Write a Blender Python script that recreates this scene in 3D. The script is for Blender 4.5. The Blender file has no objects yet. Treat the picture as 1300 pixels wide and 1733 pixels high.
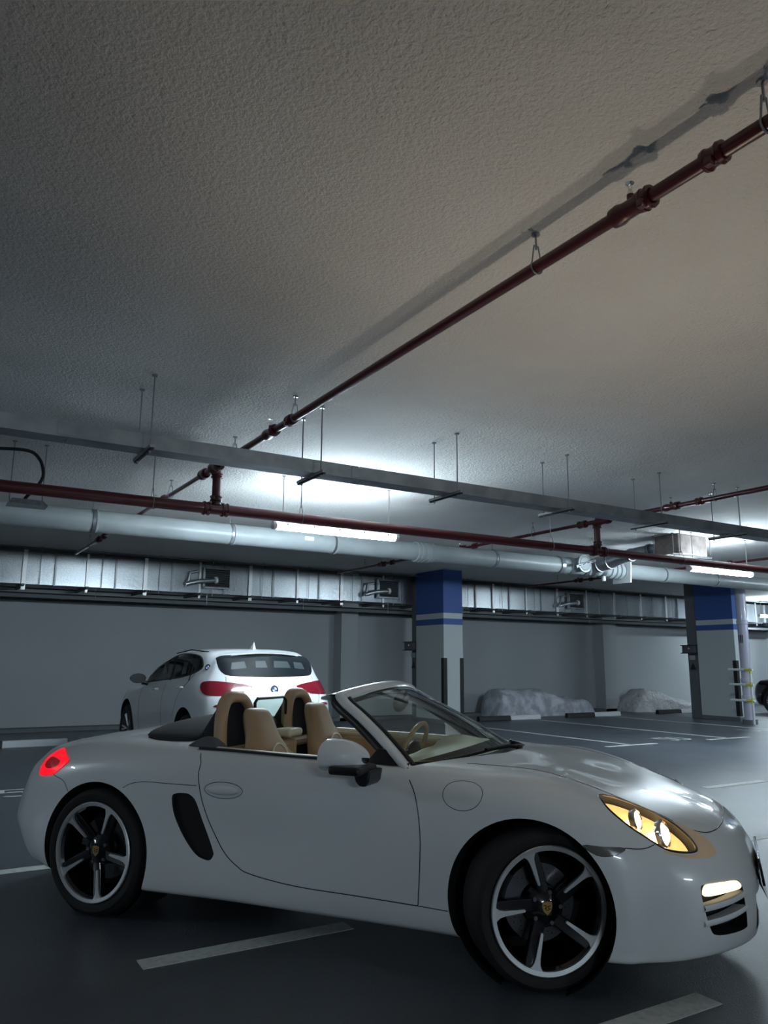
import bpy, bmesh, math, random
from math import pi, sin, cos, radians
from mathutils import Vector, Matrix
from mathutils.bvhtree import BVHTree
random.seed(7)
S = bpy.context.scene
COL = S.collection
H = 3.55                      # ceiling height
# ---------------------------------------------------------------- camera
cd = bpy.data.cameras.new('camera'); cam = bpy.data.objects.new('camera', cd); COL.objects.link(cam)
cd.sensor_fit = 'HORIZONTAL'; cd.sensor_width = 36.0; cd.lens = 36.0 * 1307.7 / 1300.0
cd.clip_start = 0.05; cd.clip_end = 200
CAMH, PITCH, ROLL, HEAD = 1.387, 0.19186, 0.00705, radians(31.15)
cam.matrix_world = (Matrix.Translation((0, 0, CAMH)) @ Matrix.Rotation(-HEAD, 4, 'Z')
                    @ Matrix.Rotation(pi/2 + PITCH, 4, 'X') @ Matrix.Rotation(ROLL, 4, 'Z'))
S.camera = cam
# ---------------------------------------------------------------- world, exposure
w = bpy.data.worlds.new('world'); S.world = w; w.use_nodes = True
w.node_tree.nodes['Background'].inputs[0].default_value = (0.30, 0.36, 0.45, 1)
w.node_tree.nodes['Background'].inputs[1].default_value = 0.5
S.view_settings.view_transform = 'Standard'; S.view_settings.look = 'None'
S.view_settings.gamma = 1.0; S.view_settings.use_curve_mapping = False
S.view_settings.exposure = 0.27
TUBE = 190.0                   # strength of the fluorescent battens
LAMP = 42.0                   # watts of each headlight spread
# ---------------------------------------------------------------- materials
def mat(name, base=(.5, .5, .5), rough=.5, metal=0, coat=0, emit=None, es=0, bump=None, var=None, spec=.5, coords='Object', trans=None):
    m = bpy.data.materials.new(name); m.use_nodes = True
    nt = m.node_tree; N = nt.nodes; L = nt.links; b = N['Principled BSDF']
    b.inputs['Base Color'].default_value = (*base, 1); b.inputs['Roughness'].default_value = rough
    b.inputs['Metallic'].default_value = metal; b.inputs['Coat Weight'].default_value = coat
    b.inputs['Coat Roughness'].default_value = .04; b.inputs['Specular IOR Level'].default_value = spec
    if emit: b.inputs['Emission Color'].default_value = (*emit, 1); b.inputs['Emission Strength'].default_value = es
    tc = N.new('ShaderNodeTexCoord'); out = tc.outputs[coords]
    if var:   # (scale, colour b, contrast lo, hi)
        n = N.new('ShaderNodeTexNoise'); n.inputs['Scale'].default_value = var[0]; n.inputs['Detail'].default_value = 5
        r = N.new('ShaderNodeValToRGB'); r.color_ramp.elements[0].position = var[2]; r.color_ramp.elements[1].position = var[3]
        r.color_ramp.elements[0].color = (*base, 1); r.color_ramp.elements[1].color = (*var[1], 1)
        L.new(out, n.inputs['Vector']); L.new(n.outputs[0], r.inputs[0]); L.new(r.outputs[0], b.inputs['Base Color'])
    if bump:  # list of (scale, distance, strength)
        prev = None
        for sc, dist, st in bump:
            n = N.new('ShaderNodeTexNoise'); n.inputs['Scale'].default_value = sc; n.inputs['Detail'].default_value = 3
            L.new(out, n.inputs['Vector'])
            bp = N.new('ShaderNodeBump'); bp.inputs['Distance'].default_value = dist; bp.inputs['Strength'].default_value = st
            L.new(n.outputs[0], bp.inputs['Height'])
            if prev: L.new(prev.outputs[0], bp.inputs['Normal'])
            prev = bp
        L.new(prev.outputs[0], b.inputs['Normal'])
    if trans is not None:    # thin clear sheet: mix of tinted transparency and gloss
        t = N.new('ShaderNodeBsdfTransparent'); t.inputs[0].default_value = (*base, 1)
        g = N.new('ShaderNodeBsdfGlossy'); g.inputs['Roughness'].default_value = rough
        lw = N.new('ShaderNodeLayerWeight'); lw.inputs['Blend'].default_value = .5
        pw = N.new('ShaderNodeMath'); pw.operation = 'POWER'; pw.inputs[1].default_value = 4.5; L.new(lw.outputs['Facing'], pw.inputs[0])
        fr = N.new('ShaderNodeMath'); fr.operation = 'MULTIPLY_ADD'; fr.inputs[1].default_value = .9; fr.inputs[2].default_value = .045; L.new(pw.outputs[0], fr.inputs[0])
        mx = N.new('ShaderNodeMixShader'); L.new(fr.outputs[0], mx.inputs[0]); L.new(t.outputs[0], mx.inputs[1]); L.new(g.outputs[0], mx.inputs[2])
        last = mx
        if emit:
            e = N.new('ShaderNodeEmission'); e.inputs[0].default_value = (*emit, 1); e.inputs[1].default_value = es
            a = N.new('ShaderNodeAddShader'); L.new(mx.outputs[0], a.inputs[0]); L.new(e.outputs[0], a.inputs[1]); last = a
        if trans > 0:
            mm = N.new('ShaderNodeMixShader'); mm.inputs[0].default_value = trans
            L.new(last.outputs[0], mm.inputs[1]); L.new(b.outputs[0], mm.inputs[2]); last = mm
        L.new(last.outputs[0], N['Material Output'].inputs[0])
    return m
M = dict(
 paint=mat('white_paint', (.87, .89, .91), .28, 0, .9),
 suvpaint=mat('suv_white_paint', (.66, .68, .70), .28, 0, .7),
 glass=mat('windscreen_glass', (.80, .87, .83), .01, trans=0),
 darkglass=mat('dark_window', (.010, .013, .016), .06, 0, 0, spec=.35),
 clear=mat('clear_lens', (.95, .85, .68), .03, trans=0),
 black=mat('black_plastic', (.012, .013, .016), .38),
 gloss=mat('gloss_black', (.006, .006, .009), .10, 0, .6),
 rubber=mat('tyre_rubber', (.010, .010, .012), .75, bump=[(90, .002, .4)]),
 fabric=mat('soft_top_fabric', (.012, .013, .018), .9, bump=[(500, .001, .5)]),
 alu=mat('machined_aluminium', (.80, .80, .82), .42, .85),
 seen=mat('painted_window_light', (.045, .055, .06), .15),  # window light painted as a pale tone on the panes
 disc=mat('brake_disc', (.16, .16, .17), .35, .9),
 chrome=mat('chrome', (.8, .8, .82), .12, 1),
 tan=mat('tan_leather', (.50, .345, .205), .5, 0, .0, bump=[(220, .001, .35)]),
 cream=mat('cream_leather', (.78, .72, .56), .5, bump=[(220, .001, .3)]),
 greyp=mat('grey_plastic', (.10, .10, .12), .45),
 under=mat('underbody', (.01, .01, .012), .8),
 gold=mat('gold_crest', (.62, .45, .13), .35, .8),
 redm=mat('crest_red', (.25, .01, .01), .4),
 tail=mat('tail_light_glow', (.5, .0, .01), .15, 0, .6, emit=(1, .006, .02), es=.85),
 taild=mat('tail_light_dark', (.16, .0, .006), .12, 0, .6, emit=(1, .01, .02), es=.12),
 tailoff=mat('red_lens', (.16, .006, .015), .12, 0, .7),
 lampglow=mat('headlight_filament_glow', (1, .8, .5), .3, emit=(1, .80, .48), es=30),
 lampshell=mat('headlight_reflector', (.85, .55, .20), .22, .75, bump=[(160, .004, .8)], emit=(1, .62, .26), es=1.15),
 peach=mat('painted_amber_glow', (.98, .70, .46), .3, 0, .6),  # lamp glow on the white bodywork, put into the colour as peach
 marker=mat('smoked_marker_lens', (.16, .15, .14), .12, 0, .8),
 drl=mat('daytime_light', (1, .9, .6), .3, emit=(1, .78, .42), es=1.8),
 ceil=mat('ceiling_plaster', (.70, .69, .67), .95, bump=[(7, .03, .30), (48, .016, 1.0), (130, .006, .6)], var=(.9, (.76, .755, .74), .35, .65)),
 wall=mat('wall_paint', (.34, .365, .375), .8, bump=[(3, .02, .25), (60, .002, .3)], var=(.7, (.38, .40, .41), .3, .7)),
 floor=mat('floor_coating', (.064, .073, .090), .36, 0, .0, bump=[(4, .01, .12), (140, .004, .8)], var=(1.3, (.100, .112, .13), .3, .75)),
 line=mat('road_paint', (.62, .65, .62), .6, var=(30, (.40, .42, .41), .45, .8)),
 colw=mat('column_paint', (.50, .545, .55), .6, bump=[(30, .002, .3)]),
 blue=mat('blue_band_paint', (.045, .10, .32), .5),
 kerbk=mat('black_rubber', (.012, .013, .016), .6),
 kerbw=mat('white_rubber', (.62, .64, .68), .55),
 redpipe=mat('red_pipe_paint', (.072, .008, .012), .28, 0, .3),
 redwht=mat('red_pipe', (.105, .011, .015), .35, 0, .2),
 galv=mat('galvanised_steel', (.56, .59, .61), .30, .85, bump=[(12, .01, .3), (60, .002, .3)], var=(40, (.36, .39, .42), .3, .7)),
 tray=mat('cable_tray_steel', (.42, .44, .46), .42, .7, var=(5, (.24, .26, .28), .3, .75)),
 pvc=mat('painted_drain_pipe', (.44, .48, .49), .42, 0, .1, bump=[(3, .03, .3)], var=(2, (.32, .36, .37), .3, .7)),
 steel=mat('threaded_rod', (.30, .31, .33), .4, .8),
 tube=mat('lit_tube', (1, 1, 1), .4, emit=(.74, .90, 1), es=TUBE),
 whitep=mat('white_plastic', (.75, .78, .80), .4),
 dust=mat('dusty_metal_box', (.36, .31, .29), .8, .1, bump=[(20, .01, .4)], var=(9, (.22, .19, .18), .35, .7)),
 sheet=mat('grey_sheeting', (.50, .49, .50), .5, bump=[(5, .12, .8), (14, .05, .8)]),
 foam=mat('white_padding', (.60, .62, .68), .85, bump=[(25, .02, .5)], var=(4, (.36, .37, .42), .40, .58)),
 violet=mat('white_conduit', (.50, .50, .62), .35, 0, .2),
 yellow=mat('yellow_tape', (.75, .72, .05), .5),
 carblack=mat('black_car_paint', (.008, .008, .011), .15, 0, .8),
 dgrey=mat('dark_concrete', (.13, .145, .155), .8, bump=[(20, .003, .4)]),
 bluem=mat('roundel_blue', (.03, .12, .5), .3, 0, .5),
)
# ---------------------------------------------------------------- mesh helpers
class G:
    def __init__(s): s.v = []; s.f = []; s.m = []
    def add(s, v, f, mi=0):
        o = len(s.v); s.v += [Vector(p) for p in v]; s.f += [tuple(i + o for i in q) for q in f]; s.m += [mi] * len(f); return s
    def box(s, c, d, mi=0, rot=None):
        v = [Vector((x * d[0] / 2, y * d[1] / 2, z * d[2] / 2)) for x in (-1, 1) for y in (-1, 1) for z in (-1, 1)]
        if rot is not None: v = [rot @ p for p in v]
        v = [p + Vector(c) for p in v]
        return s.add(v, [(0, 1, 3, 2), (4, 6, 7, 5), (0, 4, 5, 1), (2, 3, 7, 6), (0, 2, 6, 4), (1, 5, 7, 3)], mi)
    def cyl(s, p, q, r, r2=None, n=20, mi=0, cap=True, sx=1.0):
        p, q = Vector(p), Vector(q); r2 = r if r2 is None else r2
        d = (q - p).normalized(); a = d.orthogonal().normalized(); b = d.cross(a)
        v = [p + (a * cos(2*pi*i/n) * sx + b * sin(2*pi*i/n)) * r for i in range(n)] + [q + (a * cos(2*pi*i/n) * sx + b * sin(2*pi*i/n)) * r2 for i in range(n)]
        f = [(i, (i+1) % n, n + (i+1) % n, n + i) for i in range(n)]
        if cap: f += [tuple(range(n))[::-1], tuple(range(n, 2*n))]
        return s.add(v, f, mi)
    def tube(s, path, r, n=10, mi=0, closed=False, rx=None, up=None):
        P = [Vector(p) for p in path]; k = len(P); v = []
        R = r if isinstance(r, (list, tuple)) else [r] * k
        prev = None
        for i in range(k):
            t = (P[(i+1) % k] - P[i-1]) if closed else (P[min(i+1, k-1)] - P[max(i-1, 0)])
            t.normalize()
            if up is not None: a = t.cross(Vector(up)).normalized()
            elif prev is None: a = t.orthogonal().normalized()
            else: a = (prev - t * prev.dot(t)).normalized()
            prev = a; b = t.cross(a)
            q = rx if rx is not None else 1.0
            v += [P[i] + (a * cos(2*pi*j/n) + b * sin(2*pi*j/n) * q) * R[i] for j in range(n)]
        f = []
        for i in range(k if closed else k - 1):
            i2 = (i + 1) % k
            f += [(i*n + j, i*n + (j+1) % n, i2*n + (j+1) % n, i2*n + j) for j in range(n)]
        if not closed: f += [tuple(range(n))[::-1], tuple(range((k-1)*n, k*n))]
        return s.add(v, f, mi)
    def prism(s, loop, vec, mi=0, start=(0, 0, 0)):
        n = len(loop); v = [Vector(p) + Vector(start) for p in loop] + [Vector(p) + Vector(start) + Vector(vec) for p in loop]
        f = [(i, (i+1) % n, n + (i+1) % n, n + i) for i in range(n)] + [tuple(range(n))[::-1], tuple(range(n, 2*n))]
        return s.add(v, f, mi)
    def lathe(s, prof, axis_p, axis_d, n=48, mi=0, closed=False):
        p = Vector(axis_p); d = Vector(axis_d).normalized(); a = d.orthogonal().normalized(); b = d.cross(a); v = []
        for r, t in prof: v += [p + d * t + (a * cos(2*pi*j/n) + b * sin(2*pi*j/n)) * r for j in range(n)]
        k = len(prof); f = []
        for i in range(k if closed else k - 1):
            i2 = (i+1) % k
            f += [(i*n + j, i*n + (j+1) % n, i2*n + (j+1) % n, i2*n + j) for j in range(n)]
        return s.add(v, f, mi)
    def grid(s, rows, mi=0, closed_u=False, closed_v=False):
        R = len(rows); C = len(rows[0]); v = [p for r in rows for p in r]; f = []
        for i in range(R if closed_u else R - 1):
            for j in range(C if closed_v else C - 1):
                i2, j2 = (i+1) % R, (j+1) % C; f.append((i*C + j, i*C + j2, i2*C + j2, i2*C + j))
        return s.add(v, f, mi)
    def build(s, name, mats, parent=None, angle=35, merge=False, bevel=0, seg=2, normals=True):
        me = bpy.data.meshes.new(name); me.from_pydata([tuple(p) for p in s.v], [], s.f); me.update()
        mats = mats if isinstance(mats, (list, tuple)) else [mats]
        for m in mats: me.materials.append(m)
        me.polygons.foreach_set('material_index', s.m)
        bm = bmesh.new(); bm.from_mesh(me)
        if merge: bmesh.ops.remove_doubles(bm, verts=bm.verts, dist=1e-5)
        if normals: bmesh.ops.recalc_face_normals(bm, faces=bm.faces)
        bm.to_mesh(me); bm.free()
        return link(name, me, parent, angle, bevel, seg)
def link(name, me, parent=None, angle=35, bevel=0, seg=2):
    if angle:
        me.polygons.foreach_set('use_smooth', [True] * len(me.polygons)); me.set_sharp_from_angle(angle=radians(angle))
    o = bpy.data.objects.new(name, me); COL.objects.link(o)
    if parent: o.parent = parent
    if bevel:
        b = o.modifiers.new('bevel', 'BEVEL'); b.width = bevel; b.segments = seg; b.limit_method = 'ANGLE'; b.angle_limit = radians(40); b.harden_normals = False
    return o
def tag(o, label=None, cat=None, group=None, kind=None):
    if label: o['label'] = label
    if cat: o['category'] = cat
    if group: o['group'] = group
    if kind: o['kind'] = kind
    return o
def empty(name, loc=(0, 0, 0), rz=0, label=None, cat=None, group=None):
    o = bpy.data.objects.new(name, None); COL.objects.link(o); o.location = loc; o.rotation_euler = (0, 0, rz)
    o.empty_display_size = .1
    return tag(o, label, cat, group)
def dup(root, loc=None, rz=None, label=None, group=None):
    r = root.copy(); COL.objects.link(r)
    if loc is not None: r.location = loc
    if rz is not None: r.rotation_euler = (0, 0, rz)
    if label: r['label'] = label
    if group: r['group'] = group
    for ch in list(root.children):
        c = ch.copy(); COL.objects.link(c); c.parent = r
        for g in list(ch.children):
            d = g.copy(); COL.objects.link(d); d.parent = c
    return r
def mesh_of(o):
    dg = bpy.context.evaluated_depsgraph_get(); dg.update()
    return bpy.data.meshes.new_from_object(o.evaluated_get(dg), preserve_all_data_layers=True, depsgraph=dg)
def boolean(me, cutter, op):
    """me (mesh) op cutter (G or mesh) -> new mesh"""
    a = bpy.data.objects.new('tmp', me); COL.objects.link(a)
    if isinstance(cutter, G):
        cm = bpy.data.meshes.new('c'); cm.from_pydata([tuple(p) for p in cutter.v], [], cutter.f); cm.update()
        bm = bmesh.new(); bm.from_mesh(cm); bmesh.ops.recalc_face_normals(bm, faces=bm.faces); bm.to_mesh(cm); bm.free()
    else: cm = cutter
    c = bpy.data.objects.new('tmpc', cm); COL.objects.link(c)
    md = a.modifiers.new('b', 'BOOLEAN'); md.object = c; md.operation = op; md.solver = 'EXACT'
    r = mesh_of(a); bpy.data.objects.remove(a); bpy.data.objects.remove(c)
    return r
def crs(P, u):
    """Catmull-Rom through list P (Vectors) at parameter u in [0, len-1]"""
    n = len(P) - 1; i = min(int(u), n - 1); t = u - i
    p1, p2 = P[i], P[i+1]; p0 = P[i-1] if i > 0 else p1 * 2 - p2; p3 = P[i+2] if i + 2 <= n else p2 * 2 - p1
    return ((p1 * 2) + (p2 - p0) * t + (p0*2 - p1*5 + p2*4 - p3) * t*t + (p1*3 - p0 - p2*3 + p3) * t*t*t) * .5
def loft(stations, nu, nv):
    rows = []
    for st in stations:
        pts = [Vector(p) for p in st]; rows.append([crs(pts, (len(pts)-1) * j / nv) for j in range(nv + 1)])
    out = []
    for i in range(nu + 1):
        u = (len(rows) - 1) * i / nu
        out.append([crs([r[j] for r in rows], u) for j in range(nv + 1)])
    return out
def mirror_solid(rows, cap=True):
    """rows: half body grid (y<=0 side, last column on y=0). Gives closed solid G of both halves."""
    g = G(); g.grid(rows); R = len(rows); C = len(rows[0])
    g.grid([[Vector((p.x, -p.y, p.z)) for p in r] for r in rows])
    n = R * C
    if cap: g.add([rows[i][0] for i in range(R)] + [Vector((rows[i][0].x, -rows[i][0].y, rows[i][0].z)) for i in range(R)],
          [(i, i+1, R + i + 1, R + i) for i in range(R - 1)])
    return g
def to_mesh(g, name='m', merge=1e-5):
    me = bpy.data.meshes.new(name); me.from_pydata([tuple(p) for p in g.v], [], g.f); me.update()
    bm = bmesh.new(); bm.from_mesh(me); bmesh.ops.remove_doubles(bm, verts=bm.verts, dist=merge)
    bmesh.ops.dissolve_degenerate(bm, edges=bm.edges, dist=1e-6)
    bmesh.ops.recalc_face_normals(bm, faces=bm.faces); bm.to_mesh(me); bm.free(); return me
class Ref:
    """smooth reference surface: gives boolean results the shading of the uncut body"""
    def __init__(s, me):
        me.calc_loop_triangles(); s.v = [v.co.copy() for v in me.vertices]; s.n = [v.normal.copy() for v in me.vertices]
        s.t = [tuple(t.vertices) for t in me.loop_triangles]; s.bvh = BVHTree.FromPolygons(s.v, s.t)
    def normal(s, p):
        hit = s.bvh.find_nearest(p, .02)
        if hit[0] is None: return None, 1
        t = s.t[hit[2]]; a, b, c = (s.v[i] for i in t); h = hit[0]
        e0, e1, e2 = b - a, c - a, h - a; d00, d01, d11, d20, d21 = e0.dot(e0), e0.dot(e1), e1.dot(e1), e2.dot(e0), e2.dot(e1)
        den = d00*d11 - d01*d01
        if abs(den) < 1e-14: return hit[1], hit[3]
        v = (d11*d20 - d01*d21) / den; w_ = (d00*d21 - d01*d20) / den
        return (s.n[t[0]] * (1-v-w_) + s.n[t[1]] * v + s.n[t[2]] * w_).normalized(), hit[3]
    def apply(s, me, keep=40, inner=None):
        me.polygons.foreach_set('use_smooth', [True] * len(me.polygons))
        ns = [None] * len(me.loops); cache = {}
        ck = cos(radians(keep))
        for p in me.polygons:
            outer = True
            for li in p.loop_indices:
                vi = me.loops[li].vertex_index
                if vi not in cache: cache[vi] = s.normal(me.vertices[vi].co)
                n, d = cache[vi]
                on = n is not None and d < 2e-4 and n.dot(p.normal) > ck
                ns[li] = n if on else p.normal; outer = outer and on
            if inner is not None: p.material_index = 0 if outer else inner
        me.normals_split_custom_set([tuple(n) for n in ns])
# ---------------------------------------------------------------- the setting
def slab(name, c, d, m, kind='structure', parent=None):
    o = G().box(c, d).build(name, m, parent, angle=0); 
    if kind: o['kind'] = kind
    return o
WY = 17.2
floor = slab('floor', (9, 1, -.1), (50, 34, .2), M['floor'])
ceiling = slab('ceiling', (9, 1, H + .1), (50, 34, .2), M['ceil'])
wall_back = slab('wall_back', (9, WY + .1, H/2), (50, .2, H), M['wall'])
slab('wall_left', (-14, 1, H/2), (.2, 32.4, H), M['wall'])
slab('wall_right', (32, 1, H/2), (.2, 32.4, H), M['wall'])
slab('wall_front', (9, -14, H/2), (46, .2, H), M['wall'])
for i, (x0, x1) in enumerate(((8.97, 9.44), (17.93, 18.5), (26.6, 27.2))):
    slab('trim_%d' % (i + 1), ((x0+x1)/2, WY - .2, H/2), (x1-x0, .4, H), M['wall'])
slab('baseboard_back', (9, WY - .2, .035), (46, .4, .07), M['dgrey'])
# ---------------------------------------------------------------- white roadster
CARLOC, CARYAW = (1.7177, 5.2865, 0), radians(-54.545)
roadster = empty('car', CARLOC, CARYAW, 'white open-top roadster with headlights on, parked across the lane in front', 'car')
def build_body():
    T = [  # stations from nose centre round the right flank to tail centre; levels from underbody to centreline: (x, half width, z)
     [(3.25,0,.15),(3.355,0,.165),(3.385,0,.21),(3.40,0,.33),(3.40,0,.44),(3.375,0,.53),(3.33,0,.60),(3.25,0,.655),(3.15,0,.695),(3.06,0,.725)],
     [(3.20,.28,.15),(3.335,.29,.165),(3.365,.30,.21),(3.375,.30,.33),(3.37,.30,.44),(3.335,.30,.54),(3.28,.29,.62),(3.20,.27,.675),(3.09,.16,.722),(2.99,0,.75)],
     [(3.08,.50,.15),(3.225,.53,.165),(3.26,.545,.21),(3.28,.55,.33),(3.27,.55,.45),(3.22,.55,.56),(3.14,.535,.65),(3.05,.50,.705),(2.94,.28,.76),(2.85,0,.787)],
     [(2.98,.66,.15),(3.08,.705,.165),(3.11,.72,.21),(3.13,.725,.33),(3.115,.73,.46),(3.055,.72,.585),(2.97,.685,.69),(2.89,.615,.752),(2.79,.34,.80),(2.70,0,.82)],
     [(2.86,.72,.15),(2.93,.79,.16),(2.955,.805,.21),(2.965,.815,.33),(2.95,.82,.47),(2.90,.81,.61),(2.82,.77,.725),(2.75,.68,.795),(2.66,.38,.835),(2.58,0,.850)],
     [(2.78,.74,.15),(2.81,.84,.158),(2.815,.855,.21),(2.81,.868,.33),(2.79,.873,.48),(2.74,.865,.63),(2.67,.825,.75),(2.61,.71,.835),(2.54,.40,.86),(2.48,0,.872)],
     [(2.475,.76,.15),(2.475,.86,.16),(2.475,.88,.21),(2.475,.892,.33),(2.475,.898,.50),(2.465,.890,.66),(2.455,.845,.79),(2.44,.71,.868),(2.41,.40,.880),(2.38,0,.893)],
     [(2.20,.76,.15),(2.20,.835,.165),(2.20,.866,.21),(2.20,.880,.33),(2.20,.887,.50),(2.20,.880,.66),(2.20,.845,.79),(2.20,.72,.870),(2.20,.42,.902),(2.20,0,.922)],
     [(1.93,.74,.15),(1.93,.822,.165),(1.93,.858,.21),(1.93,.868,.33),(1.93,.874,.50),(1.93,.872,.66),(1.93,.843,.79),(1.93,.745,.872),(1.93,.42,.92),(1.93,0,.95)],
     [(1.6,.72,.15),(1.6,.818,.165),(1.6,.852,.21),(1.6,.864,.33),(1.6,.868,.50),(1.6,.868,.67),(1.6,.842,.80),(1.6,.785,.880),(1.6,.48,.90),(1.6,0,.91)],
     [(1.2,.72,.15),(1.2,.818,.165),(1.2,.852,.21),(1.2,.864,.33),(1.2,.862,.50),(1.2,.870,.68),(1.2,.845,.81),(1.2,.785,.886),(1.2,.48,.90),(1.2,0,.91)],
     [(.85,.72,.15),(.85,.820,.165),(.85,.858,.21),(.85,.868,.33),(.85,.860,.50),(.85,.872,.68),(.85,.850,.815),(.85,.785,.894),(.85,.48,.92),(.85,0,.93)],
     [(.55,.72,.15),(.55,.84,.165),(.55,.872,.21),(.55,.880,.33),(.55,.876,.50),(.55,.880,.68),(.55,.854,.825),(.55,.765,.905),(.55,.45,.945),(.55,0,.965)],
     [(.28,.74,.15),(.28,.855,.165),(.28,.884,.21),(.28,.893,.33),(.28,.893,.50),(.28,.889,.68),(.28,.858,.835),(.28,.745,.915),(.28,.44,.958),(.28,0,.98)],
     [(0,.74,.15),(0,.865,.165),(0,.890,.22),(0,.899,.34),(0,.901,.51),(0,.892,.69),(0,.855,.835),(0,.725,.918),(0,.42,.957),(0,0,.975)],
     [(-.23,.72,.17),(-.23,.850,.185),(-.24,.880,.24),(-.25,.892,.35),(-.25,.893,.51),(-.24,.880,.70),(-.23,.835,.825),(-.22,.70,.900),(-.21,.40,.940),(-.21,0,.958)],
     [(-.40,.68,.20),(-.42,.815,.215),(-.45,.850,.26),(-.48,.865,.36),(-.49,.866,.50),(-.46,.842,.70),(-.43,.790,.805),(-.41,.67,.874),(-.39,.39,.915),(-.39,0,.932)],
     [(-.48,.60,.22),(-.54,.755,.225),(-.60,.780,.27),(-.645,.798,.37),(-.665,.800,.48),(-.615,.770,.70),(-.57,.720,.79),(-.54,.62,.853),(-.55,.38,.885),(-.56,0,.905)],
     [(-.55,.45,.22),(-.67,.61,.225),(-.74,.635,.27),(-.795,.65,.37),(-.820,.655,.48),(-.765,.63,.70),(-.71,.60,.785),(-.67,.54,.842),(-.67,.34,.868),(-.68,0,.885)],
     [(-.62,.25,.22),(-.80,.33,.225),(-.86,.345,.27),(-.90,.355,.37),(-.92,.36,.48),(-.86,.35,.70),(-.80,.34,.78),(-.765,.32,.835),(-.755,.2,.857),(-.755,0,.865)],
     [(-.65,0,.22),(-.83,0,.225),(-.90,0,.27),(-.935,0,.37),(-.95,0,.48),(-.89,0,.70),(-.845,0,.775),(-.81,0,.825),(-.79,0,.85),(-.78,0,.858)]]
    rows = loft([[(x, -w_, z) for x, w_, z in st] for st in T], 160, 54)
    for r in rows:
        for p in r: p.y = min(p.y, 0.0)
    for p in rows[0] + rows[-1]: p.y = 0
    return to_mesh(mirror_solid(rows), 'body')
BODY = build_body(); REF = Ref(BODY)
def V3(l): return [Vector(p) for p in l]
def mir(l): return [Vector((p[0], -p[1], p[2])) for p in l]
def dense(loop, k=4, closed=True):
    P = V3(loop); n = len(P); out = []
    for i in range(n if closed else n - 1):
        p0 = P[(i-1) % n] if closed or i > 0 else P[i]*2 - P[i+1]; p1 = P[i]; p2 = P[(i+1) % n]
        p3 = P[(i+2) % n] if closed or i + 2 < n else p2*2 - p1
        for j in range(k):
            t = j / k
            out.append(((p1*2) + (p2-p0)*t + (p0*2-p1*5+p2*4-p3)*t*t + (p1*3-p0-p2*3+p3)*t*t*t) * .5)
    if not closed: out.append(P[-1])
    return out
def prism_dir(loop, d, out_=.08, in_=.08):
    d = Vector(d).normalized(); return G().prism([Vector(p) + d * out_ for p in loop], -d * (out_ + in_))
def skin(ref, base, loop, d, off=.0015, in_=.03):
    """outer skin of the body inside a loop, as vertices + faces pushed out by off"""
    r = boolean(base.copy(), prism_dir(loop, d, .10, in_), 'INTERSECT'); dd = Vector(d).normalized()
    g = G(); idx = {}
    for p in r.polygons:
        ok = p.normal.dot(dd) > .15
        for v in p.vertices:
            if not ok: break
            if v not in idx or idx[v] is None:
                n, ds = ref.normal(r.vertices[v].co); 
                if n is None or ds > 3e-4: ok = False
        if not ok: continue
        f = []
        for v in p.vertices:
            if v not in idx:
                n, ds = ref.normal(r.vertices[v].co); idx[v] = len(g.v); g.v.append(r.vertices[v].co + n * off)
            f.append(idx[v])
        g.f.append(tuple(f)); g.m.append(0)
    return g
def seam(ref, pts, name='panel_gap', r=.0032, closed=False, parent=None, m=None, k=8):
    P = dense(pts, k, closed); Q = []
    for p in P:
        h = ref.bvh.find_nearest(p); Q.append(h[0] - h[1] * r * .45)
    return G().tube(Q, r, 6, closed=closed).build(name, m or M['black'], parent, angle=60)
HEADLIGHT = [(2.748,-.679,.796),(2.763,-.634,.795),(2.816,-.592,.781),(2.891,-.575,.758),(2.969,-.575,.727),(3.043,-.585,.689),(3.103,-.592,.647),(3.13,-.600,.619),(3.146,-.617,.593),(3.129,-.644,.585),(3.079,-.692,.59),(3.022,-.731,.607),(2.954,-.752,.648),(2.883,-.762,.692),(2.822,-.755,.735),(2.781,-.736,.769)]
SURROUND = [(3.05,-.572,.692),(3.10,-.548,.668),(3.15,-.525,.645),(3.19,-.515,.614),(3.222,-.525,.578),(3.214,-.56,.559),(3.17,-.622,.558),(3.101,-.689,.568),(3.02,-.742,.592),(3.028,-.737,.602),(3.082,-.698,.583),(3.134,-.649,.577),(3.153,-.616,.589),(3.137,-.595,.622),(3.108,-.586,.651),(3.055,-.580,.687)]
DRL = [(3.165,-.684,.458),(3.193,-.651,.465),(3.281,-.525,.459),(3.306,-.482,.443),(3.309,-.482,.422),(3.259,-.577,.421),(3.167,-.689,.422)]
INTAKE = [(3.155,-.694,.454),(3.188,-.656,.465),(3.288,-.511,.459),(3.316,-.467,.432),(3.323,-.463,.376),(3.328,-.44,.274),(3.322,-.448,.251),(3.266,-.556,.252),(3.204,-.643,.262),(3.183,-.671,.292),(3.166,-.694,.37)]
TAIL = [(-.464,-.694,.853),(-.383,-.754,.848),(-.285,-.836,.818),(-.263,-.848,.797),(-.343,-.858,.733),(-.403,-.851,.716),(-.501,-.825,.71),(-.539,-.766,.773),(-.557,-.719,.798),(-.515,-.702,.83)]
MARKER = [(2.70,-.876,.618),(2.78,-.862,.616),(2.869,-.825,.612),(2.839,-.847,.59),(2.804,-.86,.582),(2.756,-.871,.584)]
SIDEIN = [(.522,-.882,.66),(.542,-.88,.682),(.591,-.878,.688),(.637,-.877,.682),(.678,-.876,.646),(.727,-.867,.538),(.789,-.865,.418),(.796,-.867,.393),(.78,-.869,.368),(.748,-.87,.365),(.684,-.872,.389),(.603,-.873,.47),(.542,-.879,.57)]
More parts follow.
